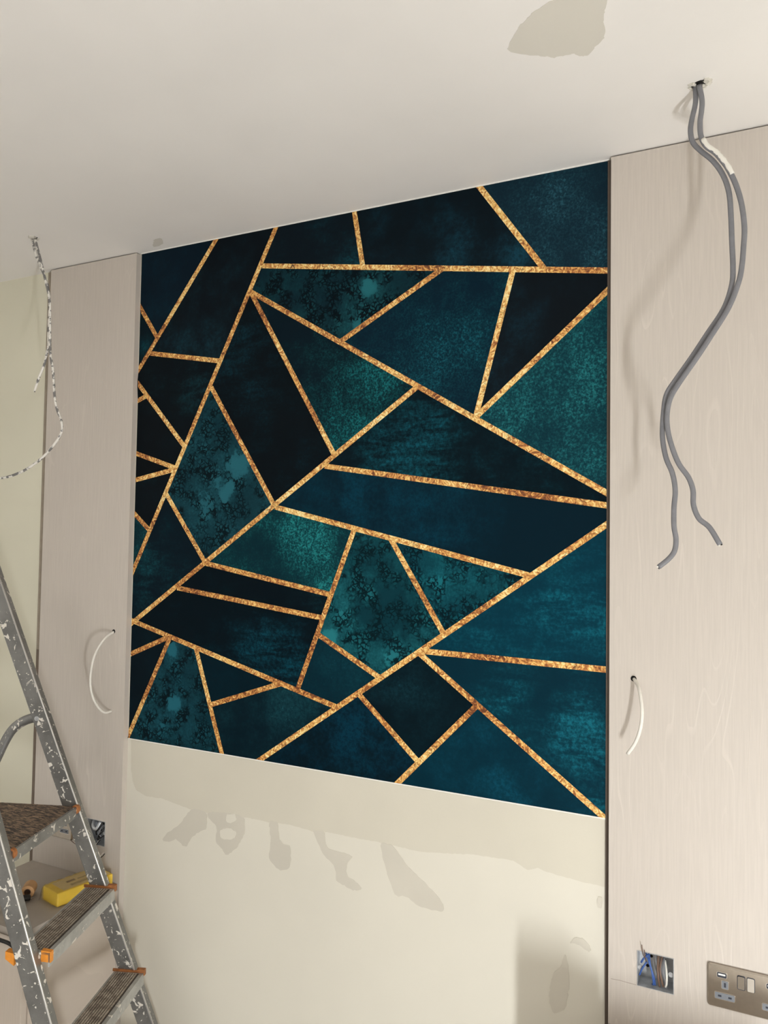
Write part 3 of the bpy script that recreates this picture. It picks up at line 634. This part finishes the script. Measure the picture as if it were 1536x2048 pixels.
# ------------------------------------------------------------------ wall panels
YP = -0.018
panel_l = slab_with_hole('wall_panel', -1.9795, -1.6275, 0.0, H - 0.004, -0.0003, YP, [BOX_L], M_panel)
tag(panel_l, 'tall beige wood grain wall panel left of the mural behind the stepladder', 'panel', 'beige wall panels')
panel_r = slab_with_hole('wall_panel', -0.2875, 0.0560, 0.0, H - 0.004, -0.0003, YP, [BOX_R], M_panel)
tag(panel_r, 'tall beige wood grain wall panel right of the mural behind two grey cables', 'panel', 'beige wall panels')
for p, (x, z) in ((panel_l, (-1.6755, 1.3005)), (panel_r, (-0.2390, 1.2970))):
    bm = bmesh.new()
    disc_prism(bm, (x, z), YP + 0.001, YP - 0.0004, 0.0058)
    o = mesh_obj('cable_hole', bm, M_dark, p)
    o['label'] = 'small dark drilled hole'
bm = bmesh.new()
for (x0, z0), (x1, z1) in zip([(-0.2823, 0.6844), (-0.264, 0.6856), (-0.248, 0.6851)], [(-0.264, 0.6856), (-0.248, 0.6851), (-0.2325, 0.6849)]):
    prism(bm, [(x0, YP + 0.0003, z0 - 0.0004), (x1, YP + 0.0003, z1 - 0.0004), (x1, YP + 0.0003, z1 + 0.0004), (x0, YP + 0.0003, z0 + 0.0004)],
          [(x0, YP - 0.0002, z0 - 0.0004), (x1, YP - 0.0002, z1 - 0.0004), (x1, YP - 0.0002, z1 + 0.0004), (x0, YP - 0.0002, z0 + 0.0004)])
o = mesh_obj('hairline_crack', bm, plain('crack_line', (150, 136, 124), 0.8), panel_r)

M_edge_shade_d = plain('edge_shade_brown', (92, 80, 70), 0.7)  # browns for strips that paint the panels' cast shadow onto the wall
M_edge_shade_m = plain('edge_shade_mid', (122, 108, 95), 0.7)
M_edge_shade_l = plain('edge_shade_taupe', (158, 146, 130), 0.7)
struct(box_obj('shade_strip_1', (-0.2968, -0.2876, -0.0040, 0.0, 0.0, H - 0.003), M_edge_shade_d))  # painted shadow along the right panel's left edge
struct(box_obj('shade_strip_2', (-2.0085, -1.9796, -0.0040, 0.0, 0.0, 1.2230), M_edge_shade_m))  # painted shadow beside the left panel, darker lower length
struct(box_obj('shade_strip_3', (-2.0085, -1.9796, -0.0040, 0.0, 1.2230, H - 0.003), M_edge_shade_l))

# ------------------------------------------------------------------ stepladder
PX = Vector((0.9369, 0.3497, 0.0))      # down-slope horizontal direction of the climbing side
SX = Vector((-0.3497, 0.9369, 0.0))     # along the treads, towards the wall
UZ = Vector((0, 0, 1))
def far_edge(z):
    return Vector((-1.3248 - 0.3303 * z, -0.0363 - 0.1771 * z, z))
def near_edge(z):
    return Vector((-1.1817 - 0.3655 * z, -0.4197 - 0.0826 * z, z))
ladder = empty('stepladder', (-1.5, -0.35, 0.0))
tag(ladder, 'paint splashed aluminium stepladder with orange fittings in the left corner', 'stepladder')
SW, SD, TOPZ = 0.025, 0.044, 1.50

def stile(edge):
    bm = bmesh.new()
    z0, z1 = 0.012, TOPZ
    def ring(z):
        e = edge(z)
        return [e, e + SX * SW, e + SX * SW - PX * SD, e - PX * SD]
    prism(bm, ring(z0), ring(z1))
    bevel(bm, 0.0025, 2)
    s = mesh_obj('stile', bm, M_alu, ladder)
    # rolled lip on the front corner
    bm = bmesh.new()
    sweep(bm, [edge(z0 + 0.01) + PX * 0.0006, edge(z1 - 0.01) + PX * 0.0006], 0.0022, 0.0022, (0, 1, 0), 8)
    mesh_obj('edge_bead', bm, plain('bright_edge', (232, 230, 226), 0.3, 0.7), s, True)
    e = edge(0.0)
    bm = bmesh.new()
    prism(bm, [e + SX * (-0.004) + PX * 0.004, e + SX * (SW + 0.004) + PX * 0.004, e + SX * (SW + 0.004) - PX * (SD + 0.004), e - SX * 0.004 - PX * (SD + 0.004)],
          [v + UZ * 0.05 for v in (edge(0.05) * 0 + e + SX * (-0.004) + PX * 0.004 - PX * 0.018, e + SX * (SW + 0.004) - PX * 0.014, e + SX * (SW + 0.004) - PX * (SD + 0.022), e - SX * 0.004 - PX * (SD + 0.022))])
    mesh_obj('rubber_foot', bm, M_black, s)
    return s
stile_far = stile(far_edge)
stile_near = stile(near_edge)

def frame_pt(edge, z, s, p, dz=0.0):
    return edge(z) + SX * s + PX * p + UZ * dz

def tread(z):
    A = near_edge(z) + SX * SW          # inner face of the near stile
    B = far_edge(z)
    front, back, hgt = 0.025, -0.054, 0.030
    def blk(bm, p0, p1, z0, z1, sa=0.0, sb=0.0):
        a, b = A + SX * sa, B - SX * sb
        prism(bm, [a + PX * p0 + UZ * z0, a + PX * p1 + UZ * z0, b + PX * p1 + UZ * z0, b + PX * p0 + UZ * z0],
              [a + PX * p0 + UZ * z1, a + PX * p1 + UZ * z1, b + PX * p1 + UZ * z1, b + PX * p0 + UZ * z1])
    bm = bmesh.new()
    blk(bm, back, front, -0.005, 0.0)
    blk(bm, front - 0.004, front, -hgt, -0.005)
    blk(bm, back, back + 0.004, -hgt, -0.005)
    st = mesh_obj('step', bm, M_alu_light, ladder)
    g = bmesh.new()
    blk(g, back + 0.006, front - 0.010, 0.0, 0.0006, 0.012, 0.008)
    mesh_obj('grip_base', g, M_groove, st)
    r = bmesh.new()
    nr = 9
    span = (front - 0.012) - (back + 0.008)
    for i in range(nr):
        p0 = back + 0.008 + span * i / nr
        blk(r, p0, p0 + span / nr * 0.62, 0.0006, 0.0018, 0.012, 0.008)
    q = mesh_obj('grip_ridges', r, M_grip, st)
    q['kind'] = 'stuff'
    # fittings at both ends
    g = bmesh.new()
    ringp = [(back - 0.004, 0.0), (back - 0.004, 0.006), (0.004, 0.005), (0.012, 0.009), (front + 0.003, 0.009), (front + 0.003, -0.006), (front + 0.0005, -0.006), (front + 0.0005, 0.0)]
    prism(g, [B - SX * 0.004 + PX * p + UZ * q for p, q in ringp], [B + PX * p + UZ * q for p, q in ringp])
    prism(g, [B + PX * 0.004 - UZ * 0.006, B + PX * (front + 0.003) - UZ * 0.006, B + PX * (front + 0.003) + UZ * 0.009, B + PX * 0.006 + UZ * 0.009],
          [v + SX * 0.006 for v in (B + PX * 0.004 - UZ * 0.006, B + PX * (front + 0.003) - UZ * 0.006, B + PX * (front + 0.003) + UZ * 0.009, B + PX * 0.006 + UZ * 0.009)])
    mesh_obj('end_fitting', g, M_orange_dirty, st)
    g = bmesh.new()
    prism(g, [A + PX * p + UZ * q for p, q in ((0.004, -0.020), (front + 0.002, -0.021), (front + 0.002, 0.002), (0.004, 0.004))],
          [A + SX * 0.011 + PX * p + UZ * q for p, q in ((0.004, -0.020), (front + 0.002, -0.021), (front + 0.002, 0.002), (0.004, 0.004))])
    mesh_obj('end_fitting', g, M_orange, st)
    g = bmesh.new()
    N = near_edge(z) - PX * SD
    prism(g, [N + SX * s_ + UZ * q for s_, q in ((0.001, -0.020), (0.001, 0.006), (0.022, 0.008), (0.022, -0.020))],
          [N - PX * 0.022 + SX * s_ + UZ * q for s_, q in ((0.004, -0.008), (0.004, 0.008), (0.018, 0.008), (0.018, -0.008))])
    mesh_obj('end_fitting', g, M_orange, st)
for z in (0.6568, 0.4418, 0.2268):
    tread(z)

# platform
ZP = 0.866
A = near_edge(ZP) + SX * SW
B = far_edge(ZP)
bm = bmesh.new()
pf, pb = -0.004, -0.265
prism(bm, [A + PX * pf - UZ * 0.006, B + PX * pf - UZ * 0.006, B + PX * pb - UZ * 0.006, A + PX * pb - UZ * 0.006],
      [A + PX * pf, B + PX * pf, B + PX * pb, A + PX * pb])
plat = mesh_obj('platform', bm, M_platform, ladder)
bm = bmesh.new()
prism(bm, [A + PX * pf - UZ * 0.026, B + PX * pf - UZ * 0.026, B + PX * (pf + 0.006) - UZ * 0.026, A + PX * (pf + 0.006) - UZ * 0.026],
      [A + PX * pf + UZ * 0.001, B + PX * pf + UZ * 0.001, B + PX * (pf + 0.006) + UZ * 0.001, A + PX * (pf + 0.006) + UZ * 0.001])
prism(bm, [A + PX * pb - UZ * 0.026, B + PX * pb - UZ * 0.026, B + PX * (pb + 0.006) - UZ * 0.026, A + PX * (pb + 0.006) - UZ * 0.026],
      [A + PX * pb + UZ * 0.001, B + PX * pb + UZ * 0.001, B + PX * (pb + 0.006) + UZ * 0.001, A + PX * (pb + 0.006) + UZ * 0.001])
mesh_obj('platform_rim', bm, M_alu, plat)
for q, s0 in ((B, -0.010), (A, 0.0)):
    bm = bmesh.new()
    c0 = q + SX * s0 + PX * (pf + 0.002) - UZ * 0.006
    prism(bm, [c0 + PX * 0.010 * math.cos(t) + UZ * 0.012 * math.sin(t) for t in [6.2832 * i / 14 for i in range(14)]],
          [c0 + SX * 0.010 + PX * 0.010 * math.cos(t) + UZ * 0.012 * math.sin(t) for t in [6.2832 * i / 14 for i in range(14)]])
    mesh_obj('pivot_washer', bm, M_orange_dirty, plat)

# rear legs: bent tube pivoting on the stiles
def rear_leg(edge, so):
    base = edge(1.0898) + SX * so
    prof = [(-0.030, 1.0905), (-0.050, 1.0895), (-0.076, 1.0795), (-0.1015, 1.0605), (-0.122, 1.030), (-0.147, 0.977), (-0.171, 0.924), (-0.196, 0.8715)]
    flat = [(p, z) for p, z in prof]
    pts = []
    e0 = edge(1.1) + SX * so
    for p, z in prof:
        pts.append(e0 + PX * (p + 0.3734 * (1.1 - 1.0898) ) + UZ * (z - 1.1))
    # straight run to the floor
    last, prev = pts[-1], pts[-2]
    d = (last - prev).normalized()
    t = (last.z - 0.02) / -d.z
    path = spline(pts, 6) + [last + d * (t * k / 6) for k in range(1, 7)]
    bm = bmesh.new()
    sweep(bm, path, 0.0125, 0.010, SX, 12)
    leg = mesh_obj('rear_leg', bm, M_alu, ladder, True)
    f = last + d * t
    bm = bmesh.new()
    prism(bm, [f + Vector((0.016 * math.cos(a), 0.016 * math.sin(a), -0.019)) for a in [6.2832 * i / 12 for i in range(12)]],
          [f + Vector((0.014 * math.cos(a), 0.014 * math.sin(a), 0.03)) - d * 0.0 for a in [6.2832 * i / 12 for i in range(12)]])
    mesh_obj('rubber_foot', bm, M_black, leg)
    c0 = edge(1.092) - PX * 0.030 - SX * 0.002
    bm = bmesh.new()
    prism(bm, [c0 + PX * 0.006 * math.cos(a) + UZ * 0.006 * math.sin(a) for a in [6.2832 * i / 14 for i in range(14)]],
          [c0 + SX * 0.004 + PX * 0.006 * math.cos(a) + UZ * 0.006 * math.sin(a) for a in [6.2832 * i / 14 for i in range(14)]])
    mesh_obj('rivet', bm, M_galv, leg)
    return path
pa = rear_leg(far_edge, 0.0125)
pb_ = rear_leg(near_edge, 0.0125)
bm = bmesh.new()
k = 36
sweep(bm, [pa[-4], pb_[-4]], 0.010, 0.010, UZ, 10)
mesh_obj('cross_brace', bm, M_alu, ladder, True)
# top hand rail joining both stiles
t0 = near_edge(TOPZ - 0.01) + SX * 0.0125 - PX * 0.022
t1 = far_edge(TOPZ - 0.01) + SX * 0.0125 - PX * 0.022
bm = bmesh.new()
sweep(bm, spline([t0, t0 + UZ * 0.02 - PX * 0.012, t0 + UZ * 0.028 - PX * 0.030 + SX * 0.03, t1 + UZ * 0.028 - PX * 0.030 - SX * 0.03, t1 + UZ * 0.02 - PX * 0.012, t1], 6), 0.013, 0.013, PX, 12)
mesh_obj('hand_rail', bm, M_alu, ladder, True)

# ------------------------------------------------------------------ bedside cabinets
def cabinet(x0, x1, side, label):
    y0, y1, zt = -0.325, YP - 0.0005, 0.595
    t = empty('bedside_cabinet', ((x0 + x1) / 2, (y0 + y1) / 2, 0))
    tag(t, label, 'cabinet', 'beige bedside cabinets')
    box_obj('carcass', (x0, x1, y0 + 0.020, y1, 0.0, zt - 0.018), M_unit, t)
    box_obj('top', (x0, x1, y0, y1, zt - 0.018, zt), M_unit_top, t, 0.0012)
    d = box_obj('door', (x0 + 0.003, x1 - 0.003, y0 + 0.001, y0 + 0.0185, 0.03, zt - 0.021), M_unit, t, 0.0012)
    return t
cabinet(-1.98, -1.634, 1, 'beige bedside cabinet with dusty top behind the stepladder')
cabinet(-0.2875, 0.0800, -1, 'beige bedside cabinet under the open wire box and double socket')
ZT_U = 0.595
o = box_obj('shadow_box', (-0.284, -0.205, -0.322, -0.20, ZT_U, ZT_U + 0.045), M_shadow_box, None, 0.001)  # added below the view only to cast a shadow on the alcove wall
tag(o, 'unseen flat cardboard box added on the right cabinet to shade the wall', 'box')

# ------------------------------------------------------------------ things on the left cabinet
ang = math.atan2(0.1660, 0.0359)
pk = empty('sponge_packet', (-1.6646, -0.1946, ZT_U))
tag(pk, 'yellow sponge packet in clear film on the cabinet behind the stepladder', 'packet')
M = Matrix.Translation((-1.668, -0.196, ZT_U)) @ Matrix.Rotation(ang, 4, 'Z')
bm = bmesh.new()
box(bm, 0.0, 0.163, 0.0, 0.074, 0.0005, 0.036, M)
bevel(bm, 0.003, 2)
mesh_obj('sponge', bm, M_yellow, pk)
bm = bmesh.new()
box(bm, 0.020, 0.158, 0.006, 0.068, 0.0358, 0.0365, M)
lb = mesh_obj('paper_label', bm, M_label, pk)
bm = bmesh.new()
for (a0, a1, b0, b1) in ((0.05, 0.075, 0.040, 0.050), (0.082, 0.13, 0.042, 0.046), (0.05, 0.12, 0.024, 0.0265), (0.05, 0.10, 0.018, 0.0205)):
    box(bm, a0, a1, b0, b1, 0.0365, 0.0368, M)
mesh_obj('label_print', bm, M_print, lb)
bm = bmesh.new()
rnd = random.Random(4)
nx, ny = 22, 12
grid = []
for i in range(nx + 1):
    row = []
    for j in range(ny + 1):
        u, v = i / nx, j / ny
        x, y = -0.013 + 0.171 * u, -0.006 + 0.084 * v
        ins = min(u, 1 - u) * 0.171, min(v, 1 - v) * 0.084
        e = min(ins[0] / 0.010, ins[1] / 0.005, 1.0)
        z = 0.004 + 0.036 * max(0.0, min(1.0, e)) + rnd.uniform(-0.0014, 0.0014)
        row.append(bm.verts.new(M @ Vector((x, y, z))))
    grid.append(row)
for i in range(nx):
    for j in range(ny):
        bm.faces.new((grid[i][j], grid[i + 1][j], grid[i + 1][j + 1], grid[i][j + 1]))
film = mesh_obj('clear_film', bm, M_film, pk, True)

tr = empty('tape_roll', (-1.79, -0.188, ZT_U))
tag(tr, 'small roll of brown paper tape lying on the cabinet top', 'tape roll')
ax = Vector((0.62, -0.78, 0)).normalized()
nv = Vector((-ax.y, ax.x, 0))
def ring_pts(c, r, n=24):
    return [c + (nv * math.cos(6.2832 * i / n) + UZ * math.sin(6.2832 * i / n)) * r for i in range(n)]
c0 = Vector((-1.803, -0.168, ZT_U + 0.0175))
bm = bmesh.new()
outer0, outer1 = ring_pts(c0, 0.0172), ring_pts(c0 + ax * 0.038, 0.0172)
inner0, inner1 = ring_pts(c0, 0.009), ring_pts(c0 + ax * 0.038, 0.009)
def ringfaces(bm, A_, B_):
    for i in range(len(A_)):
        j = (i + 1) % len(A_)
        bm.faces.new((A_[i], A_[j], B_[j], B_[i]))
O0, O1, I0, I1 = [[bm.verts.new(p) for p in L_] for L_ in (outer0, outer1, inner0, inner1)]
ringfaces(bm, O0, O1); ringfaces(bm, I0, I1); ringfaces(bm, O0, I0); ringfaces(bm, O1, I1)
mesh_obj('tape', bm, M_tape, tr, False)
bm = bmesh.new()
o0, o1 = [[bm.verts.new(p) for p in L_] for L_ in (ring_pts(c0, 0.009), ring_pts(c0 + ax * 0.037, 0.009))]
i0, i1 = [[bm.verts.new(p) for p in L_] for L_ in (ring_pts(c0, 0.0075), ring_pts(c0 + ax * 0.037, 0.0075))]
ringfaces(bm, o0, o1); ringfaces(bm, i0, i1); ringfaces(bm, o0, i0); ringfaces(bm, o1, i1)
mesh_obj('core', bm, plain('tape_core', (120, 88, 62), 0.7), tr)

kn = empty('utility_knife', (-1.755, -0.225, ZT_U))
tag(kn, 'black handled knife on the cabinet top beside the tape roll', 'knife')
bm = bmesh.new()
sweep(bm, spline([(-1.765, -0.202, ZT_U + 0.009), (-1.770, -0.214, ZT_U + 0.011), (-1.778, -0.232, ZT_U + 0.012), (-1.792, -0.252, ZT_U + 0.010)], 5), 0.009, 0.008, UZ, 12)
mesh_obj('knife_grip', bm, M_black, kn, True)
bm = bmesh.new()
prism(bm, [(-1.768, -0.203, ZT_U + 0.006), (-1.761, -0.202, ZT_U + 0.006), (-1.760, -0.184, ZT_U + 0.006)], [(-1.768, -0.203, ZT_U + 0.0068), (-1.761, -0.202, ZT_U + 0.0068), (-1.760, -0.184, ZT_U + 0.0068)])
mesh_obj('blade', bm, M_galv, kn)

cord = tube_obj('power_cord', CORD, 0.0045, 0.0045, M_black)
tag(cord, 'black power cord draped over the front edge of the left cabinet', 'cord')

# ------------------------------------------------------------------ ceiling cables
def cable(name, key, ra, rb, mat, label, cat, group, core=None, jitter=0.0):
    t = empty(name, CAB[key][0])
    tag(t, label, cat, group)
    tube_obj('sheath', CAB[key], ra, rb, mat, t, jitter=jitter)
    if core is not None:
        a, b = Vector(CAB[key][-2]), Vector(CAB[key][-1])
        d = (b - a).normalized()
        s = d.cross(Vector((0, 1, 0))).normalized()
        for q, mm in ((-0.45, M_white_pvc), (0.45, M_black)):
            bm = bmesh.new()
            sweep(bm, [b + s * ra * q - d * 0.001, b + s * ra * q + d * 0.0025], ra * 0.34, rb * 0.5, (0, 1, 0), 8)
            mesh_obj('wire_end', bm, mm, t)
    return t
cable('ceiling_cable', 'grey1', 0.0046, 0.0028, M_grey_pvc, 'grey flat cable from the right ceiling hole, ending lowest at the left', 'cable', 'grey cables from the right ceiling hole', True)
g2 = cable('ceiling_cable', 'grey2', 0.0046, 0.0028, M_grey_pvc, 'grey flat cable with white paint smear from the right ceiling hole, ending to the right', 'cable', 'grey cables from the right ceiling hole', True)
bm = bmesh.new()
P_ = spline(CAB['grey2'], 6)[26:52]
sweep(bm, [p + Vector((0.0012, -0.0008, 0.0012)) for p in P_], 0.0044, 0.0029, (0, 1, 0), 10, 0.10)
mesh_obj('paint_smear', bm, M_white_pvc, g2, True)
cable('ceiling_cable', 'white1', 0.0038, 0.0027, M_splash, 'short paint splashed white cable from the left ceiling hole with a cut end', 'cable', 'white cables from the left ceiling hole', True, 0.12)
cable('ceiling_cable', 'white2', 0.0036, 0.0028, M_splash, 'long paint splashed white cable looping from the left ceiling hole out of view', 'cable', 'white cables from the left ceiling hole', None, 0.08)

s1 = tube_obj('lamp_cable', CAB['stubL'], 0.0034, 0.0030, M_white_pvc, None, (1, 0, 0))
tag(s1, 'white cable stub curving out of the left panel beside the stepladder', 'cable', 'white cable stubs in the panels')
s2 = tube_obj('lamp_cable', CAB['stubR'], 0.0034, 0.0030, M_white_pvc, None, (0, 1, 0))
tag(s2, 'white cable stub hanging from a hole in the right panel', 'cable', 'white cable stubs in the panels')

# ------------------------------------------------------------------ open wire boxes
def back_box(rect, label, wires, dark):
    x0, x1, z0, z1 = rect
    t = empty('wire_box', ((x0 + x1) / 2, YP, z0))
    tag(t, label, 'wire box', 'open steel wire boxes')
    w, yb, yf = 0.0012, 0.022, YP - 0.0008
    bm = bmesh.new()
    box(bm, x0, x1, yb, yb + w, z0, z1)
    box(bm, x0, x0 + w, yf, yb, z0, z1)
    box(bm, x1 - w, x1, yf, yb, z0, z1)
    box(bm, x0 + w, x1 - w, yf, yb, z0, z0 + w)
    box(bm, x0 + w, x1 - w, yf, yb, z1 - w, z1)
    mesh_obj('steel_box', bm, M_galv, t)
    zc = (z0 + z1) / 2
    for sx, xx in ((1, x0 + w), (-1, x1 - w)):
        bm = bmesh.new()
        disc_prism(bm, (xx + sx * 0.005, zc), YP + 0.004, YP + 0.0055, 0.005, 14)
        lug = mesh_obj('fixing_lug', bm, M_galv, t)
    for dx, dz in ((0.32, 0.64), (0.68, 0.62), (0.22, 0.34), (0.55, 0.30)):
        bm = bmesh.new()
        disc_prism(bm, (x0 + (x1 - x0) * dx, z0 + (z1 - z0) * dz), yb - 0.0004, yb, 0.0032, 12)
        mesh_obj('knockout', bm, M_dark, t)
    for pts, mm, r in wires:
        tube_obj('wire', [(x0 + (x1 - x0) * a, YP + d, z0 + (z1 - z0) * b) for a, d, b in pts], r, r, mm, t, sub=6, seg=8)
    return t
back_box(BOX_R, 'open steel wire box with blue and brown wires beside the double socket', [
    ([(0.22, 0.012, 0.90), (0.30, 0.006, 0.75), (0.40, 0.003, 0.45), (0.44, 0.006, 0.12), (0.40, 0.012, 0.05)], M_blue, 0.0017),
    ([(0.30, 0.014, 0.92), (0.36, 0.004, 0.62), (0.46, 0.004, 0.30), (0.48, 0.010, 0.06)], M_blue, 0.0017),
    ([(0.06, 0.004, 0.28), (0.14, 0.002, 0.50), (0.26, 0.003, 0.70)], M_blue, 0.0017),
    ([(0.10, 0.008, 0.62), (0.18, 0.004, 0.78), (0.30, 0.012, 0.88)], M_blue, 0.0018),
    ([(0.56, 0.016, 0.92), (0.56, 0.004, 0.60), (0.58, 0.003, 0.30), (0.60, 0.010, 0.06)], M_brown, 0.0022),
    ([(0.66, 0.016, 0.90), (0.62, 0.004, 0.62), (0.66, 0.003, 0.32), (0.70, 0.010, 0.08)], M_brown, 0.0022),
    ([(0.72, 0.016, 0.86), (0.70, 0.003, 0.60), (0.76, 0.003, 0.30), (0.78, 0.010, 0.06)], M_grey_pvc, 0.0022),
    ([(0.74, 0.014, 0.80), (0.80, 0.002, 0.55), (0.80, 0.002, 0.25), (0.76, 0.008, 0.10)], M_white_pvc, 0.0019),
    ([(0.22, 0.010, 0.70), (0.17, -0.004, 0.95), (0.155, -0.008, 1.12), (0.15, -0.010, 1.24)], M_brown, 0.0009),
    ([(0.24, 0.012, 0.60), (0.22, 0.000, 0.85), (0.205, -0.003, 1.06)], M_brown, 0.0009),
], False)
back_box(BOX_L, 'open steel wire box crowded with dark wires behind the stepladder', [
    ([(0.15, 0.014, 0.85), (0.30, 0.002, 0.70), (0.48, 0.002, 0.62), (0.60, 0.010, 0.90)], M_galv, 0.0050),
    ([(0.30, 0.016, 0.30), (0.45, 0.004, 0.50), (0.60, 0.004, 0.66), (0.72, 0.012, 0.90)], M_black, 0.0026),
    ([(0.52, 0.016, 0.20), (0.60, 0.004, 0.36), (0.74, 0.004, 0.52), (0.86, 0.014, 0.80)], M_black, 0.0026),
    ([(0.80, 0.016, 0.20), (0.70, 0.004, 0.36), (0.62, 0.004, 0.52), (0.66, 0.014, 0.76)], M_grey_pvc, 0.0022),
    ([(0.40, 0.016, 0.10), (0.52, 0.004, 0.24), (0.72, 0.004, 0.30), (0.88, 0.014, 0.44)], M_black, 0.0022),
    ([(0.60, 0.010, 0.16), (0.60, -0.004, 0.02), (0.66, -0.016, -0.28), (0.86, -0.020, -0.40), (1.10, -0.018, -0.30), (1.22, -0.014, -0.16)], M_black, 0.0012),
    ([(0.56, 0.010, 0.16), (0.56, -0.004, 0.00), (0.62, -0.018, -0.26), (0.84, -0.022, -0.36), (1.06, -0.020, -0.26), (1.18, -0.016, -0.12)], M_white_pvc, 0.0012),
    ([(0.10, 0.010, 0.16), (0.02, -0.006, -0.02), (-0.30, -0.012, -0.10), (-0.60, -0.010, -0.08), (-0.80, -0.008, -0.02)], M_brown, 0.0010),
], True)

# ------------------------------------------------------------------ double sockets
def rrect(x0, x1, z0, z1, r, n=6):
    out = []
    for cx, cz, a0 in ((x1 - r, z1 - r, 0), (x0 + r, z1 - r, 1), (x0 + r, z0 + r, 2), (x1 - r, z0 + r, 3)):
        for i in range(n + 1):
            a = (a0 + i / n) * math.pi / 2
            out.append((cx + r * math.cos(a), cz + r * math.sin(a)))
    return out

def double_socket(x0, z0, label):
    W_, H_ = 0.142, 0.0805
    t = empty('double_socket', (x0 + W_ / 2, YP, z0))
    tag(t, label, 'socket', 'brushed metal double sockets')
    yf = YP - 0.0062
    bm = bmesh.new()
    lo = rrect(x0, x0 + W_, z0, z0 + H_, 0.005)
    hi = rrect(x0 + 0.0022, x0 + W_ - 0.0022, z0 + 0.0022, z0 + H_ - 0.0022, 0.004)
    ly = [[(x, y, z) for x, z in rr] for rr, y in ((lo, YP), (lo, yf + 0.0022), (hi, yf))]
    rings = [[bm.verts.new(p) for p in L_] for L_ in ly]
    for a, b in zip(rings, rings[1:]):
        ringfaces(bm, a, b)
    bm.faces.new(rings[0][::-1])
    bm.faces.new(rings[-1])
    mesh_obj('face_plate', bm, M_nickel, t)
    def insert(name, X0, X1, Z0, Z1, r, mat, parent, h=0.0008, trim=True):
        if trim:
            o_ = sheet('surround', rrect(x0 + X0 - 0.0012, x0 + X1 + 0.0012, z0 + Z0 - 0.0012, z0 + Z1 + 0.0012, r + 0.001), yf + 0.0005, yf - 0.0006, M_nickel_trim, parent)
            parent_ = parent
        return sheet(name, rrect(x0 + X0, x0 + X1, z0 + Z0, z0 + Z1, r), yf + 0.0005, yf - h - 0.0003, mat, parent)
    for ux in (0.0175, 0.1025):
        u = insert('usb_port', ux, ux + 0.0165, 0.0585, 0.0675, 0.002, M_slot, t)
        sheet('usb_tongue', rrect(x0 + ux + 0.002, x0 + ux + 0.0145, z0 + 0.0625, z0 + 0.0655, 0.0005), yf - 0.0005, yf - 0.0014, M_bead, u)
    for ux in (0.0255, 0.1105):
        u = insert('earth_opening', ux, ux + 0.0115, 0.0385, 0.0530, 0.0018, M_insert, t)
        sheet('slot', rrect(x0 + ux + 0.0040, x0 + ux + 0.0075, z0 + 0.0415, z0 + 0.0500, 0.0005), yf - 0.0005, yf - 0.0013, M_slot, u)
    for ux in (0.0135, 0.0955):
        u = insert('pin_opening', ux, ux + 0.0345, 0.0180, 0.0295, 0.0018, M_insert, t)
        for sx in (0.0055, 0.0235):
            sheet('slot', rrect(x0 + ux + sx, x0 + ux + sx + 0.0060, z0 + 0.0220, z0 + 0.0255, 0.0004), yf - 0.0005, yf - 0.0013, M_slot, u)
    for i, ux in enumerate((0.0535, 0.0700)):
        sheet('surround', rrect(x0 + ux - 0.0012, x0 + ux + 0.0132, z0 + 0.0438, z0 + 0.0702, 0.003), yf + 0.0005, yf - 0.0006, M_slot, t)
        bm = bmesh.new()
        tilt = 0.0016
        r_ = rrect(x0 + ux, x0 + ux + 0.012, z0 + 0.0450, z0 + 0.0690, 0.002)
        za, zb = z0 + 0.0450, z0 + 0.0690
        prism(bm, [(x, yf, z) for x, z in r_], [(x, yf - 0.0009 - tilt * ((z - za) / (zb - za) if i == 0 else 1 - (z - za) / (zb - za)), z) for x, z in r_])
        mesh_obj('rocker_switch', bm, M_nickel_trim, t)
    return t
double_socket(-0.0998, 0.6850, 'brushed metal double socket with USB ports on the right panel')
double_socket(-1.9550, 0.6840, 'brushed metal double socket half hidden behind the stepladder platform')

bpy.context.view_layer.update()
